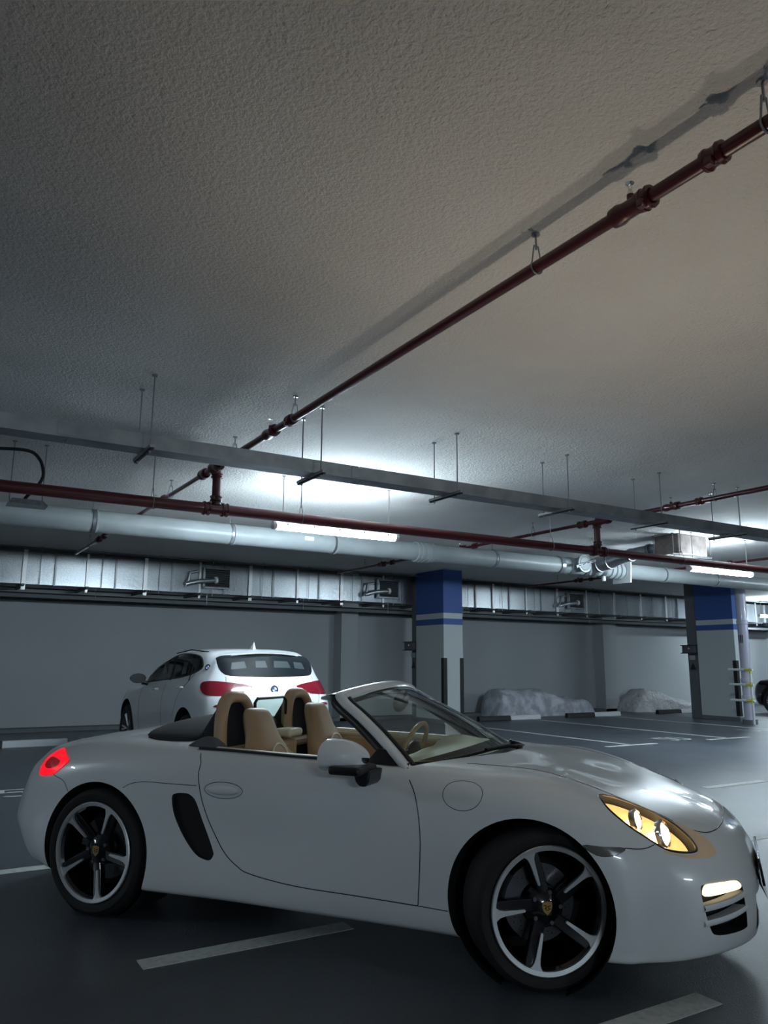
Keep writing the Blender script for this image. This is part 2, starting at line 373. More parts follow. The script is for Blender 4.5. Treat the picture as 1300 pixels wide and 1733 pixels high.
DOOR = [(.608,-.763,.93),(.640,-.80,.88),(.67,-.842,.847),(.674,-.863,.789),(.694,-.873,.716),(.726,-.874,.628),(.774,-.864,.527),(.854,-.863,.418),(.939,-.866,.355),(1.029,-.865,.322),(1.287,-.862,.294),(1.611,-.862,.288),(1.88,-.865,.2835),(1.928,-.866,.283),(1.9375,-.866,.290),(1.940,-.867,.33),(1.947,-.873,.421),(1.952,-.876,.577),(1.941,-.87,.68),(1.917,-.853,.768),(1.877,-.822,.829),(1.83,-.775,.90)]
HEADDIR, TAILDIR, INDIR = (.45, -.50, .74), (-.45, -.80, .25), (.75, -.65, .05)
body = BODY
for s in (-1, 1):
    for x, r in ((.010, .372), (2.455, .370)):
        body = boolean(body, G().cyl((x, s*.42, .338), (x, s*1.2, .338), r, n=72), 'DIFFERENCE')
cav = [(.47,0),(.47,.60),(.55,.70),(.66,.742),(1.2,.757),(1.66,.757),(1.80,.722),(1.95,.60),(2.06,.40),(2.11,.2),(2.13,0),(2.11,-.2),(2.06,-.40),(1.95,-.60),(1.80,-.722),(1.66,-.757),(1.2,-.757),(.66,-.742),(.55,-.70),(.47,-.60)]
body = boolean(body, G().prism([(x, y, .30) for x, y in cav], (0, 0, 1.2)), 'DIFFERENCE')
cowlloop = [(1.80,-.745),(1.86,-.72),(2.0,-.56),(2.12,-.40),(2.20,-.22),(2.235,0),(2.20,.22),(2.12,.40),(2.0,.56),(1.86,.72),(1.80,.745),(1.9,.5),(2.0,0),(1.9,-.5)]
body = boolean(body, G().prism([(x, y, .868 - .0) for x, y in cowlloop], (0, 0, .3)), 'DIFFERENCE')
body = boolean(body, G().box((3.42, 0, .285), (.30, .62, .15)), 'DIFFERENCE')
door_meshes = []
for s in (1, -1):
    f = (lambda l: V3(l)) if s == 1 else mir
    dl = dense(f(DOOR), 3)
    pr = lambda: G().prism([(p.x, -1.1 * s, p.z) for p in dl], (0, .62 * s, 0))
    door_meshes.append(boolean(body.copy(), pr(), 'INTERSECT')); body = boolean(body, pr(), 'DIFFERENCE')
    fd = lambda d: (d[0], d[1] * s, d[2])
    for lp, d, dep in ((HEADLIGHT, HEADDIR, .10), (INTAKE, INDIR, .12), (TAIL, TAILDIR, .05), (SIDEIN, (0, -1, 0), .10), (MARKER, (0, -1, 0), .02)):
        body = boolean(body, prism_dir(dense(f(lp), 4), fd(d), .10, dep), 'DIFFERENCE')
body.materials.clear(); body.materials.append(M['paint']); body.materials.append(M['under']); REF.apply(body, inner=1)
bo = link('body_shell', body, roadster, angle=0)
for k, dm in enumerate(door_meshes):
    s = 1 if k == 0 else -1; f = V3 if s == 1 else mir
    REF.apply(dm); dm.materials.clear(); dm.materials.append(M['paint']); d = link('door', dm, roadster, angle=0)
    seam(REF, f(DOOR[1:-1]), parent=d, name='door_gap')
    hc = Vector((.842, -.872 * s, .718))
    seam(REF, [hc + Vector((.118*cos(a), 0, .041*sin(a))) for a in [2*pi*i/16 for i in range(16)]], parent=d, name='handle_recess_edge', closed=True, r=.0022, k=3)
    g = G(); hs = []
    for i in range(9):
        u = -1 + 2*i/8; row = []
        for j in range(12):
            a = 2*pi*j/12; w_ = .020 * math.sqrt(max(.03, 1-u*u)) + .004
            p = hc + Vector((.095*u, 0, cos(a)*w_)); q = REF.bvh.find_nearest(p)
            row.append(q[0] + Vector((0, -s, 0)) * (.006 + .013 * max(0, sin(a)) * math.sqrt(max(0, 1 - u*u*.9))))
        hs.append(row)
    g.grid(hs, closed_v=True).build('door_handle', M['paint'], d, angle=80)
    # rubber seal and bright strip along the sill of the open window
    for nm, dz, dy, m_, r in (('window_seal', .004, .004, M['black'], .011), ('bright_strip', .002, -.014, M['chrome'], .004)):
        pts = []
        for x in (.60,.8,1.0,1.2,1.4,1.6,1.76,1.84):
            y0 = .765 if x < 1.7 else .765 - (x-1.7)*.2
            h = REF.bvh.ray_cast(Vector((x, -s*(y0 - dy), 2)), Vector((0, 0, -1)))
            pts.append(h[0] + Vector((0, 0, dz)))
        G().tube(pts, r, 8).build(nm, m_, d)
    # lights, vents
    fd = lambda d: (d[0], d[1]*s, d[2])
    hl = empty('headlight'); hl.parent = roadster; loop = dense(f(HEADLIGHT), 4); D = Vector(fd(HEADDIR)).normalized()
    skin(REF, BODY, loop, D, .003).build('lens', M['clear'], hl, angle=80)
    g = skin(REF, BODY, loop, D, 0); c = sum(loop, Vector()) / len(loop)
    for i, p in enumerate(g.v): g.v[i] = c + (p - c) * .93 - D * .045
    g.build('reflector', M['lampshell'], hl, angle=80)
    seam(REF, f(HEADLIGHT), name='lens_rim', closed=True, r=.006, parent=hl, k=4)
    for px, r in (((3.000, -.660, .648), .044), ((2.890, -.675, .700), .034)):
        c = Vector((px[0], px[1]*s, px[2]))
        G().lathe([(r*1.35, .0), (r*1.45, .02), (r*1.2, .028), (r*1.0, .012)], c, Vector((1, -.25*s, .25)), 28).build('bezel_ring', M['chrome'], hl)
        sp = G(); sp.lathe([(r*sin(a), r*.7*cos(a)+.01) for a in [pi*i/10 for i in range(11)]], c, Vector((1, -.25*s, .25)), 24)
        sp.build('bulb', M['lampglow'], hl, angle=80)
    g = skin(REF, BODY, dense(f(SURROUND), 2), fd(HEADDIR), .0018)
    g.build('glow_painted_surround', M['peach'], roadster, angle=80)['label'] = 'surround in front of the headlight, lamp glow painted on in peach'
    it = empty('front_intake'); it.parent = roadster
    g = skin(REF, BODY, dense(f(INTAKE), 4), fd(INDIR), -.07); g.build('intake_back', M['under'], it, angle=80)
    g = skin(REF, BODY, dense(f(DRL), 4), fd(INDIR), .002); g.build('daytime_light', M['drl'], it, angle=80)
    g = skin(REF, BODY, dense(f(DRL), 4), fd(INDIR), .006)
    for z0, z1, xa, xb in ((.372, .380, 0, 0), (.312, .320, .004, .0)):
        g = G(); R = []
        for i in range(13):
            t = i / 12; y = -(.700 - .25*t)*s; q = REF.bvh.ray_cast(Vector((4, y, z0)), Vector((-1, 0, 0)))[0]
            q.z = z0 + .022 * t
            R.append([q + Vector((.006, 0, .014)), q + Vector((.012, 0, .0)), q + Vector((.004, 0, -.010)), q + Vector((-.05, 0, -.004)), q + Vector((-.05, 0, .010))])
        g.grid(R, closed_v=True).build('intake_slat', M['paint'], it, angle=60)
    skin(REF, BODY, dense(f(TAIL), 4), fd(TAILDIR), .004).build('tail_light', M['tail'], roadster, angle=80)
    tl = [Vector((-.405,-.775,.80)), Vector((-.33,-.815,.79)), Vector((-.345,-.835,.765)), Vector((-.42,-.82,.745)), Vector((-.475,-.79,.76)), Vector((-.47,-.75,.795))]
    skin(REF, BODY, dense(f(tl), 4), fd(TAILDIR), .007).build('tail_light_core', M['taild'], roadster, angle=80)
    mk_ = skin(REF, BODY, dense(f(MARKER), 4), (0, -s, 0), .003).build('side_marker', M['marker'], roadster, angle=80)
    seam(REF, f(MARKER), name='marker_rim', closed=True, parent=roadster, k=3, r=.0028)
    g = skin(REF, BODY, dense(f(MARKER), 4), (0, -s, 0), -.012).build('marker_back', M['greyp'], roadster, angle=80)
    si = empty('side_intake'); si.parent = roadster
    skin(REF, BODY, dense(f(SIDEIN), 4), (0, -s, 0), -.016).build('intake_back', M['under'], si, angle=80)
    # panel gaps
    sc = lambda l: f(l)
    seam(REF, sc([(.19,-.891,.69),(.242,-.886,.715),(.333,-.883,.73),(.50,-.88,.73),(.672,-.872,.73)]), parent=roadster, r=.0022)
    seam(REF, sc([(-.36,-.861,.722),(-.26,-.88,.695),(-.21,-.889,.645)]), parent=roadster, r=.0022)
    seam(REF, sc([(2.869,-.825,.613),(2.92,-.80,.609),(2.955,-.775,.612),(2.984,-.751,.624)]), parent=roadster, r=.0025)
    seam(REF, sc([(1.936,-.866,.283),(2.01,-.868,.281),(2.085,-.871,.279)]), parent=roadster, r=.0025)
    fc = Vector((2.152, -.842*s, .783)); e2 = Vector((0, .5*s, .85)).normalized()
    seam(REF, [fc + Vector((.096*cos(a), 0, 0)) + e2*.075*sin(a) for a in [2*pi*i/20 for i in range(20)]], name='fuel_flap_gap', closed=True, parent=roadster, r=.0020, k=3)
hood = [(2.10,-.60,.90),(2.25,-.575,.885),(2.45,-.56,.875),(2.65,-.57,.85),(2.85,-.575,.78),(2.98,-.565,.72),(3.083,-.565,.677),(3.154,-.513,.648),(3.195,-.455,.637),(3.225,-.37,.635),(3.245,-.27,.643),(3.255,-.14,.65)]
seam(REF, hood + [(3.258, 0, .652)] + [tuple(p) for p in mir(hood)][::-1], name='bonnet_gap', parent=roadster, r=.0032, k=5)
# number plate carrier seen from its end
G().box((3.405, 0, .445), (.012, .52, .12), rot=Matrix.Rotation(radians(-8), 3, 'Y')).build('plate_carrier', M['gloss'], roadster, bevel=.003)
G().prism([(3.39, .27, .40), (3.40, .27, .40), (3.425, .27, .33)], (0, -.54, 0)).build('plate_lip', M['gloss'], roadster)
G().box((3.24, 0, .285), (.02, .60, .14)).build('centre_intake', M['under'], roadster)
G().box((1.3, 0, .24), (3.6, 1.16, .14)).build('underfloor', M['under'], roadster)
for x in (.010, 2.455):
    for s in (-1, 1):   # dark liner of each wheel well
        prof = [(.02, .0), (.366, .0), (.366, .34)]
        G().lathe(prof, (x, s*.50, .338), (0, s, 0), 64).build('wheel_well_liner', M['under'], roadster)
# cowl, wipers
g = G(); R = []
for i in range(21):
    sg = -1 + i/10; a = abs(sg)
    p = Vector((2.12 - .28*a**2.2, .735*sg, .905 - .05*a*a)); q = Vector((2.24 - .37*a**1.8, .74*sg, .918 - .048*a**2))
    R.append([p + Vector((-.04, 0, -.03)), p, p.lerp(q, .5) + Vector((0, 0, -.014)), q + Vector((0, 0, -.006)), q + Vector((.01, 0, -.04))])
g.grid(R).build('cowl', M['black'], roadster, angle=60)
def cowlp(y, t=.5, dz=.014):
    a = abs(y)/.735; p = Vector((2.12 - .28*a**2.2, y, .905 - .05*a*a)); q = Vector((2.24 - .37*a**1.8, y, .918 - .048*a*a)); return p.lerp(q, t) + Vector((0, 0, dz))
for y0, y1 in ((.02, -.56), (.52, -.04)):
    wp = empty('wiper'); wp.parent = roadster
    G().tube([cowlp(y0, .8, .004), cowlp(y0 - .08, .5, .022), cowlp((y0 + y1)/2, .15, .026)], .010, 8).build('arm', M['black'], wp)
    G().tube([cowlp(y0 + (y1-y0)*i/8, .02, .020) for i in range(9)], .009, 6).build('blade', M['black'], wp)
    G().cyl(cowlp(y0, .8, -.01), cowlp(y0, .8, .018), .020, n=12).build('spindle', M['black'], wp)
# windscreen
def ws(sg, t):
    b = Vector((2.13 - .30*abs(sg)**2.2, .715*sg, .925 - .053*sg*sg)); q = Vector((1.46 - .09*sg*sg, .555*sg, 1.243 - .055*sg*sg))
    return b.lerp(q, t) + Vector((.6, 0, 1)).normalized() * .035 * 4*t*(1-t)*.5
G().grid([[ws(-.99 + 1.98*i/32, .105*j/3 * (.5 + .5*(1 - abs(-1 + 2*i/32)**2))) - Vector((.004, 0, .006)) for j in range(4)] for i in range(33)]).build('lower_glass_band', M['black'], roadster, angle=80)
g = G().grid([[ws(-1 + 2*i/32, j/16) for j in range(17)] for i in range(33)]); g.build('windscreen', M['glass'], roadster, angle=80)
edge = [ws(-1, t/8) for t in range(0, 8)] + [ws(-.97, .985)] + [ws(-.90 + 1.8*i/10, 1) for i in range(11)] + [ws(.97, .985)] + [ws(1, t/8) for t in range(7, -1, -1)]
edge = dense(edge, 3, False)
fr = [p + Vector((-.012, .018 * (p.y / .7), .006)) for p in edge]
fr[0] = fr[0] + Vector((.03, 0, -.03)); fr[-1] = fr[-1] + Vector((.03, 0, -.03))
G().tube(fr, .038, 14, rx=.62, up=(0.5, 0, 1)).build('windscreen_frame', M['paint'], roadster, angle=60)
G().tube([p + Vector((-.050, .004*(p.y/.7), -.018)) for p in edge], .029, 12).build('inner_frame_trim', M['black'], roadster, angle=60)
G().tube([p + Vector((.012, -.030 * (p.y/.7), .0)) + Vector((0, 0, -.018 if abs(p.y) < .54 else 0)) for p in edge], .021, 8).build('glass_border', M['black'], roadster, angle=60)
g = G(); R = []
for i in range(25):
    sg = -1 + i/12; p = ws(sg*.98, 1)
    R.append([p + Vector((-.01, 0, .018)), p + Vector((-.07, 0, .020 )), p + Vector((-.135, 0, .004)), p + Vector((-.135, 0, -.010)), p + Vector((-.06, 0, -.018)), p + Vector((-.01, 0, -.018))])
g.grid(R, closed_v=True).build('header_rail', M['paint'], roadster, angle=50)
G().box((1.28, -.42, 1.205), (.05, .05, .02)).build('roof_latch', M['black'], roadster, bevel=.004)
g = G(); g.lathe([(0, -.014), (.05, -.014), (.075, 0), (.05, .014), (0, .014)], (1.50, 0, 1.155), (1, 0, -.15), 28)
for i, p in enumerate(g.v): g.v[i] = Vector((p.x, p.y * 1.7, 1.155 + (p.z - 1.155) * .85))
g.build('rear_view_mirror', M['black'], roadster, angle=50)
G().tube([(1.51, 0, 1.17), (1.54, 0, 1.215)], .012, 8).build('mirror_stem', M['black'], roadster)
G().box((1.62, .20, 1.163), (.03, .06, .003), rot=Matrix.Rotation(radians(25), 3, 'Y')).build('toll_sticker', M['whitep'], roadster)
# door mirrors
for s in (-1, 1):
    mr = empty('door_mirror'); mr.parent = roadster; rows = []
    for i in range(17):
        u = i/16; x = 1.515 + .185*u          # back of the glass -> nose of the shell
        sc_ = (1 - u**1.9)**.55 if u < 1 else .02
        sc_ = max(sc_, .03); row = []
        for j in range(28):
            a = 2*pi*j/28; cy, cz = cos(a), sin(a); e = .8
            yy = math.copysign(abs(cy)**e, cy)*.112*sc_; zz = math.copysign(abs(cz)**e, cz)*(.098*sc_ if cz > 0 else .052*(.45 + .55*sc_))
            row.append(Vector((x + .02*cy*s, s*(.945) + yy*s, .920 + zz + .012*u)))
        rows.append(row)
    G().grid(rows, closed_v=True).build('mirror_shell', M['paint'], mr, angle=60)
    gl = G(); gl.add(rows[0] + [sum(rows[0], Vector())/28 + Vector((.01, 0, 0))], [(j, (j+1) % 28, 28) for j in range(28)]); gl.build('mirror_glass', M['chrome'], mr)
    G().box((1.645, s*.972, .884), (.165, .215, .040)).build('mirror_base', M['black'], mr, bevel=.016, seg=4)
    G().prism([(1.648, s*.985, .880), (1.742, s*.985, .880), (1.732, s*.985, .826), (1.715, s*.985, .806), (1.685, s*.985, .806), (1.664, s*.985, .826)], (0, -.155*s, 0)).build('mirror_foot', M['black'], mr, bevel=.010, seg=3)
    G().prism([(1.60, s*.755, .865), (1.86, s*.745, .865), (1.73, s*.712, .955), (1.67, s*.722, .955)], (0, .018*s, 0)).build('quarter_trim', M['black'], roadster, bevel=.004)
# ---- cabin
G().box((1.25, 0, .325), (1.5, 1.46, .02)).build('cabin_floor', M['greyp'], roadster)
for s in (-1, 1):
    G().prism([(.60, s*.765, .32), (1.80, s*.755, .32), (1.80, s*.745, .85), (.60, s*.757, .875)], (0, -.055*s, 0)).build('door_lining', M['tan'], roadster, bevel=.015)
    G().tube([(.70, s*.735, .895), (1.1, s*.737, .885), (1.72, s*.725, .872)], .026, 10).build('door_rail', M['cream'], roadster)
    G().tube([(.95, s*.69, .66), (1.1, s*.675, .69), (1.5, s*.68, .68)], .03, 10).build('arm_rest', M['tan'], roadster)
    # seat
    yc = .37*s; st = empty('seat'); st.parent = roadster; st.location = (-.085, 0, 0)
    prof = [ # (x, z, half width, half thickness)
        (1.02,.42,.20,.07),(.985,.50,.235,.075),(.955,.60,.245,.075),(.93,.70,.240,.072),(.905,.79,.228,.070),(.88,.86,.200,.067),(.86,.91,.165,.064),(.84,.96,.140,.060),(.822,1.01,.130,.057),(.805,1.06,.120,.052),(.795,1.09,.105,.044),(.785,1.108,.07,.03),(.782,1.112,.02,.012)]
    rows = []
    PP = [Vector((a, b, c)) for a, b, c, _ in prof]; QQ = [Vector((d, 0, 0)) for *_, d in prof]
    for i in range(49):
        u = (len(prof)-1)*i/48; p = crs(PP, u); th = crs(QQ, u).x; row = []
        for j in range(28):
            a = 2*pi*j/28; e = .7
            yy = math.copysign(abs(cos(a))**e, cos(a))*p.z; xx = math.copysign(abs(sin(a))**e, sin(a))*th
            if xx > 0: xx += .03*(abs(yy)/.24)**2 * (1 if p.y < .85 else .3)   # side bolsters curl forward
            row.append(Vector((p.x + xx, yc + yy, p.y)))
        rows.append(row)
    G().grid(rows, closed_v=True).build('backrest', M['tan'], st, angle=70)
    G().box((1.26, yc, .41), (.52, .46, .15), rot=Matrix.Rotation(radians(-7), 3, 'Y')).build('seat_cushion', M['tan'], st, bevel=.05, seg=4)
    lp = [(.10*cos(a), .075*sin(a)) for a in [pi*i/14 for i in range(15)]]
    G().tube([(.925 - zz*.33 + .056, yc + yy, .80 + zz*1.5) for yy, zz in lp], .0055, 6).build('stitched_seam', M['cream'], st)
    G().prism([Vector((.925 - zz*.33 + .050, yc + yy*.93, .80 + zz*1.42)) for yy, zz in lp], (.006, 0, 0)).build('centre_pad', M['tan'], st)
    # rollover hoop with its black rear fairing
    rb = empty('rollover_hoop'); rb.parent = roadster; rb.location = (-.04, 0, 0); cyl = .38*s
    def hp(i, n=20):
        a = pi*i/n; return (math.copysign(abs(cos(a))**.62, cos(a))*.175, math.copysign(abs(sin(a))**.85, sin(a)))
    path = [Vector((.60 + .05*(1-b), cyl + a*(1 + .10*(1-b)), .84 + .335*b)) for a, b in [hp(i) for i in range(21)]]
    path = [path[0] + Vector((.03, 0, -.15))] + path + [path[-1] + Vector((.03, 0, -.15))]
    G().tube(path, .031, 14, rx=1.25).build('hoop_tube', M['tan'], rb, angle=60)
    inner = [Vector((p.x - .01, cyl + (p.y - cyl)*.9, p.z)) for p in path]
    G().prism([p for p in inner], (-.012, 0, 0)).build('mesh_panel', M['fabric'], rb)
    back = []
    for k in range(7):
        t = k/6; back.append([Vector((p.x - .03 - .21*t + .02*(1.17-p.z), cyl + (p.y - cyl)*(1.12 - .0*t), max(.86, p.z - (.01 + .33*t)*(max(0, p.z-.84)/.33)**.6))) for p in path[1:-1]])
    G().grid(back).build('rear_fairing', M['fabric'], rb, angle=60)
    rows = []
    for i in range(13):
        u = i/12; x = .47 + .23*u; hh = .085*math.sin(pi*min(1, u*1.0))**.6 * (.55 + .45*u)
        rows.append([Vector((x, s*(.745 - .13*j/8), .900 + hh*sin(pi*j/8)**.7)) for j in range(9)])
    G().grid(rows).build('base_fairing', M['greyp'], roadster, angle=70)
# bulkhead, console, parcel shelf, wind deflector
G().box((.50, 0, .62), (.05, 1.42, .56)).build('bulkhead', M['tan'], roadster, bevel=.02)
G().box((.56, 0, .86), (.17, 1.42, .06)).build('bulkhead_shelf', M['tan'], roadster, bevel=.02)
G().box((.66, 0, .80), (.16, .20, .20)).build('bulkhead_centre', M['tan'], roadster, bevel=.03, seg=3)
G().box((.72, 0, .945), (.13, .17, .05)).build('storage_lid', M['cream'], roadster, bevel=.02, seg=3)
G().box((1.20, 0, .50), (1.1, .22, .26)).build('centre_console', M['tan'], roadster, bevel=.04, seg=3)
df = empty('wind_deflector'); df.parent = roadster
G().box((.585, 0, 1.02), (.008, .38, .26)).build('pane', M['glass'], df)
G().tube([(.585, -.19, .89), (.585, -.19, 1.13), (.585, -.16, 1.155), (.585, .16, 1.155), (.585, .19, 1.13), (.585, .19, .89)], .010, 8, closed=True).build('pane_frame', M['black'], df)
# dashboard
rows = []
for i in range(25):
    sg = -1 + i/12; y = .70*sg; xb = 2.09 - .26*abs(sg)**2.2; bin_ = math.exp(-((y-.37)/.17)**2)*.050; mid = math.exp(-(y/.14)**2)*.012
    zt = .885 + bin_ + mid
    rows.append([Vector((xb, y, .895)), Vector((xb-.12, y, .905 + bin_*.3)), Vector((1.78 - .02*abs(sg), y, zt + .005)), Vector((1.68, y, zt)), Vector((1.625, y, zt - .03)), Vector((1.61, y, .80)), Vector((1.66, y, .70)), Vector((1.68, y, .45))])
rows = [[crs(r, 7*j/35) for j in range(36)] for r in rows]
G().grid(rows).build('dashboard', M['cream'], roadster, angle=60)
g = G(); g.lathe([(0, 0), (.045, 0), (.05, .012)], (1.62, .37, .86), (-1, 0, .2), 24); g.lathe([(0, 0), (.035, 0), (.04, .012)], (1.62, .46, .85), (-1, 0, .2), 24); g.lathe([(0, 0), (.035, 0), (.04, .012)], (1.62, .28, .85), (-1, 0, .2), 24)
g.build('instruments', M['gloss'], roadster)
G().box((1.60, 0, .72), (.03, .20, .22)).build('centre_stack', M['gloss'], roadster, bevel=.01)
sw = empty('steering_wheel'); sw.parent = roadster; c = Vector((1.43, .37, .835)); ax = Vector((-1, 0, .42)).normalized(); e1 = Vector((0, 1, 0)); e2 = ax.cross(e1)
G().tube([c + (e1*cos(a) + e2*sin(a))*.180 for a in [2*pi*i/40 for i in range(40)]], .0155, 10, closed=True).build('rim', M['tan'], sw)
G().lathe([(0, .03), (.04, .028), (.062, .01), (.065, -.02), (.03, -.05), (.028, -.20)], c, ax, 24).build('hub', M['black'], sw)
for a in (0, pi, -pi/2 if e2.z > 0 else pi/2):
    G().tube([c + (e1*cos(a) + e2*sin(a))*.05, c + (e1*cos(a) + e2*sin(a))*.172], .013, 8, rx=.5).build('spoke', M['chrome'], sw)
# folded roof under its cover
rows = []
for i in range(25):
    u = -1 + i/12; row = []
    for j in range(25):
        v = -1 + j/12; rr = (abs(u)**2.6 + abs(v)**2.6)**(1/2.6)
        x = .30 + .30*u + (-.06*(1 - v*v) if u < 0 else 0)*abs(u); y = .70*v
        if rr > 1: x = .30 + (x - .30)/rr; y /= rr
        hgt = .055*max(0, 1 - min(1, rr)**3)
        h = REF.bvh.ray_cast(Vector((x, -abs(y) if y else -.001, 2)), Vector((0, 0, -1)))
        row.append(Vector((x, y, h[0].z + .006 + hgt - (.012 if rr >= .999 else 0))))
    rows.append(row)
G().grid(rows).build('folded_roof_cover', M['fabric'], roadster, angle=70)
# ---- wheels
def make_wheel(side, steer=0.0):
    """built at the origin, outer face towards -y*side"""
    wh = empty('wheel'); wh.parent = roadster; o = (0, 0, 0); ax = (0, -1*side, 0); R = .335
    tp = [(.262,-.215),(.300,-.232),(.324,-.222),(.3335,-.195),(.335,-.12),(.3335,-.035),(.325,-.010),(.308,.002),(.285,.0),(.270,-.006),(.262,-.014)]
    G().lathe(tp, o, ax, 72, closed=True).build('tyre', M['rubber'], wh, angle=40)
    G().lathe([(.225,-.20),(.262,-.215),(.262,-.01),(.252,-.012),(.236,-.03),(.222,-.16)], o, ax, 64, closed=True).build('rim_barrel', M['gloss'], wh)
    # polished outer ring with the roots of five blades
    st0 = radians(-5) if not steer else radians(38)
    G().lathe([(.243,-.012),(.264,-.008),(.266,.001),(.262,.005),(.244,.001)], o, ax, 96, closed=True).build('rim_ring', M['alu'], wh, angle=30)
    X = Vector((1, 0, 0)); Z = Vector((0, 0, 1)); Y = Vector(ax)
    def P(r, a, t, dz): 
        d = X*cos(a) + Z*sin(a); n = -X*sin(a) + Z*cos(a); return d*r + n*t + Y*dz
    for k in range(5):
        a = st0 + 2*pi*k/5
        # silver blade: flared at the rim, tapering to the hub, leaning slightly
        L = [(.100,.000),(.105,.0055),(.15,.0080),(.20,.0105),(.222,.0145),(.236,.023),(.2475,.036),(.250,0),(.2475,-.036),(.236,-.023),(.222,-.0145),(.20,-.0105),(.15,-.0080),(.105,-.0055)]
        g = G(); top = [P(r, a, t, -.004 - .020*max(0, (.24 - r)/.15)) for r, t in L]; bot = [p - Y*.012 for p in top]
        n = len(L); g.add(top + bot, [tuple(range(n)), tuple(range(n, 2*n))[::-1]] + [(i, (i+1) % n, n + (i+1) % n, n + i) for i in range(n)])
        g.build('blade', M['alu'], wh, angle=30)
        g = G(); a2 = a - .0
        prof = [(.05, -.045), (.12, -.040), (.20, -.030), (.243, -.022)]
        g.grid([[P(r, a2, -.052*(.8+.2*r/.24), dz-.02), P(r, a2, -.047*(.8+.2*r/.24), dz), P(r, a2, -.012, dz+.004), P(r, a2, .010, dz+.004), P(r, a2, .015, dz-.03), P(r, a2, -.01, dz-.05)] for r, dz in prof], closed_v=True)
        g.build('spoke', M['gloss'], wh, angle=40, bevel=.003)
    G().lathe([(0,-.030),(.034,-.030),(.040,-.034),(.062,-.038),(.082,-.052),(.085,-.10),(0,-.10)], o, ax, 40).build('hub', M['gloss'], wh)
    for k in range(5):
        a = st0 + 2*pi*k/5 + pi/5; c = P(.065, a, 0, -.05)
        G().cyl(c, c + Y*.016, .0095, n=6).build('lug_nut', M['greyp'], wh)
    cap = empty('centre_cap'); 
    sh = [(0,.029),(.012,.026),(.022,.024),(.022,.004),(.017,-.012),(0,-.028),(-.017,-.012),(-.022,.004),(-.022,.024),(-.012,.026)]
    g = G(); g.prism([X*x + Z*z + Y*-.0295 for x, z in sh], Y*.002); bpy.data.objects.remove(cap)
    cr = g.build('centre_crest', M['gold'], wh)
    g = G()
    for x0, z0, w_, h_ in ((-.011, .010, .012, .006), (-.011, -.002, .012, .004), (.010, .012, .012, .006), (.008, .001, .010, .004)): g.box(X*x0*-side + Z*z0 + Y*-.0273, (w_, .001, h_))
    g.build('crest_marks', M['redm'], cr)['kind'] = 'stuff'
    G().lathe([(.006,-.0270),(.009,-.0270),(.009,-.0265),(.006,-.0265)], o, ax, 16, closed=True).build('crest_centre', M['gloss'], cr)
    G().lathe([(.09,-.125),(.165,-.125),(.165,-.145),(.09,-.145)], o, ax, 64, closed=True).build('brake_disc', M['disc'], wh)
    g = G()
    for k in range(54):
        a = 2*pi*k/54; r = .115 + .014*(k % 3); c = P(r, a, 0, -.1255); g.cyl(c, c + Y*.001, .003, n=6)
    d = g.build('disc_holes', M['under'], wh); d['kind'] = 'stuff'
    g = G(); cc = radians(150 if not steer else 165)
    g.grid([[P(r, cc + da, 0, dz) for r, dz in ((.105,-.10),(.172,-.10),(.180,-.115),(.180,-.16),(.105,-.16))] for da in [radians(-28 + 56*i/10) for i in range(11)]], closed_v=True)
    g.build('brake_caliper', M['greyp'], wh, angle=30)
    return wh
STEER = radians(34)
wr = make_wheel(1); wr.location = (0, -.888, .335)
wf = make_wheel(1, STEER); wf.rotation_euler = (0, 0, STEER); wf.location = (2.475 + .125*sin(STEER), -.765 - .125*cos(STEER) + .012, .335)
wl = make_wheel(-1); wl.location = (0, .888, .335)
w4 = make_wheel(-1, STEER); w4.rotation_euler = (0, 0, STEER*.85); w4.location = (2.475 - .125*sin(STEER*.85), .765 + .125*cos(STEER*.85) - .012, .335)
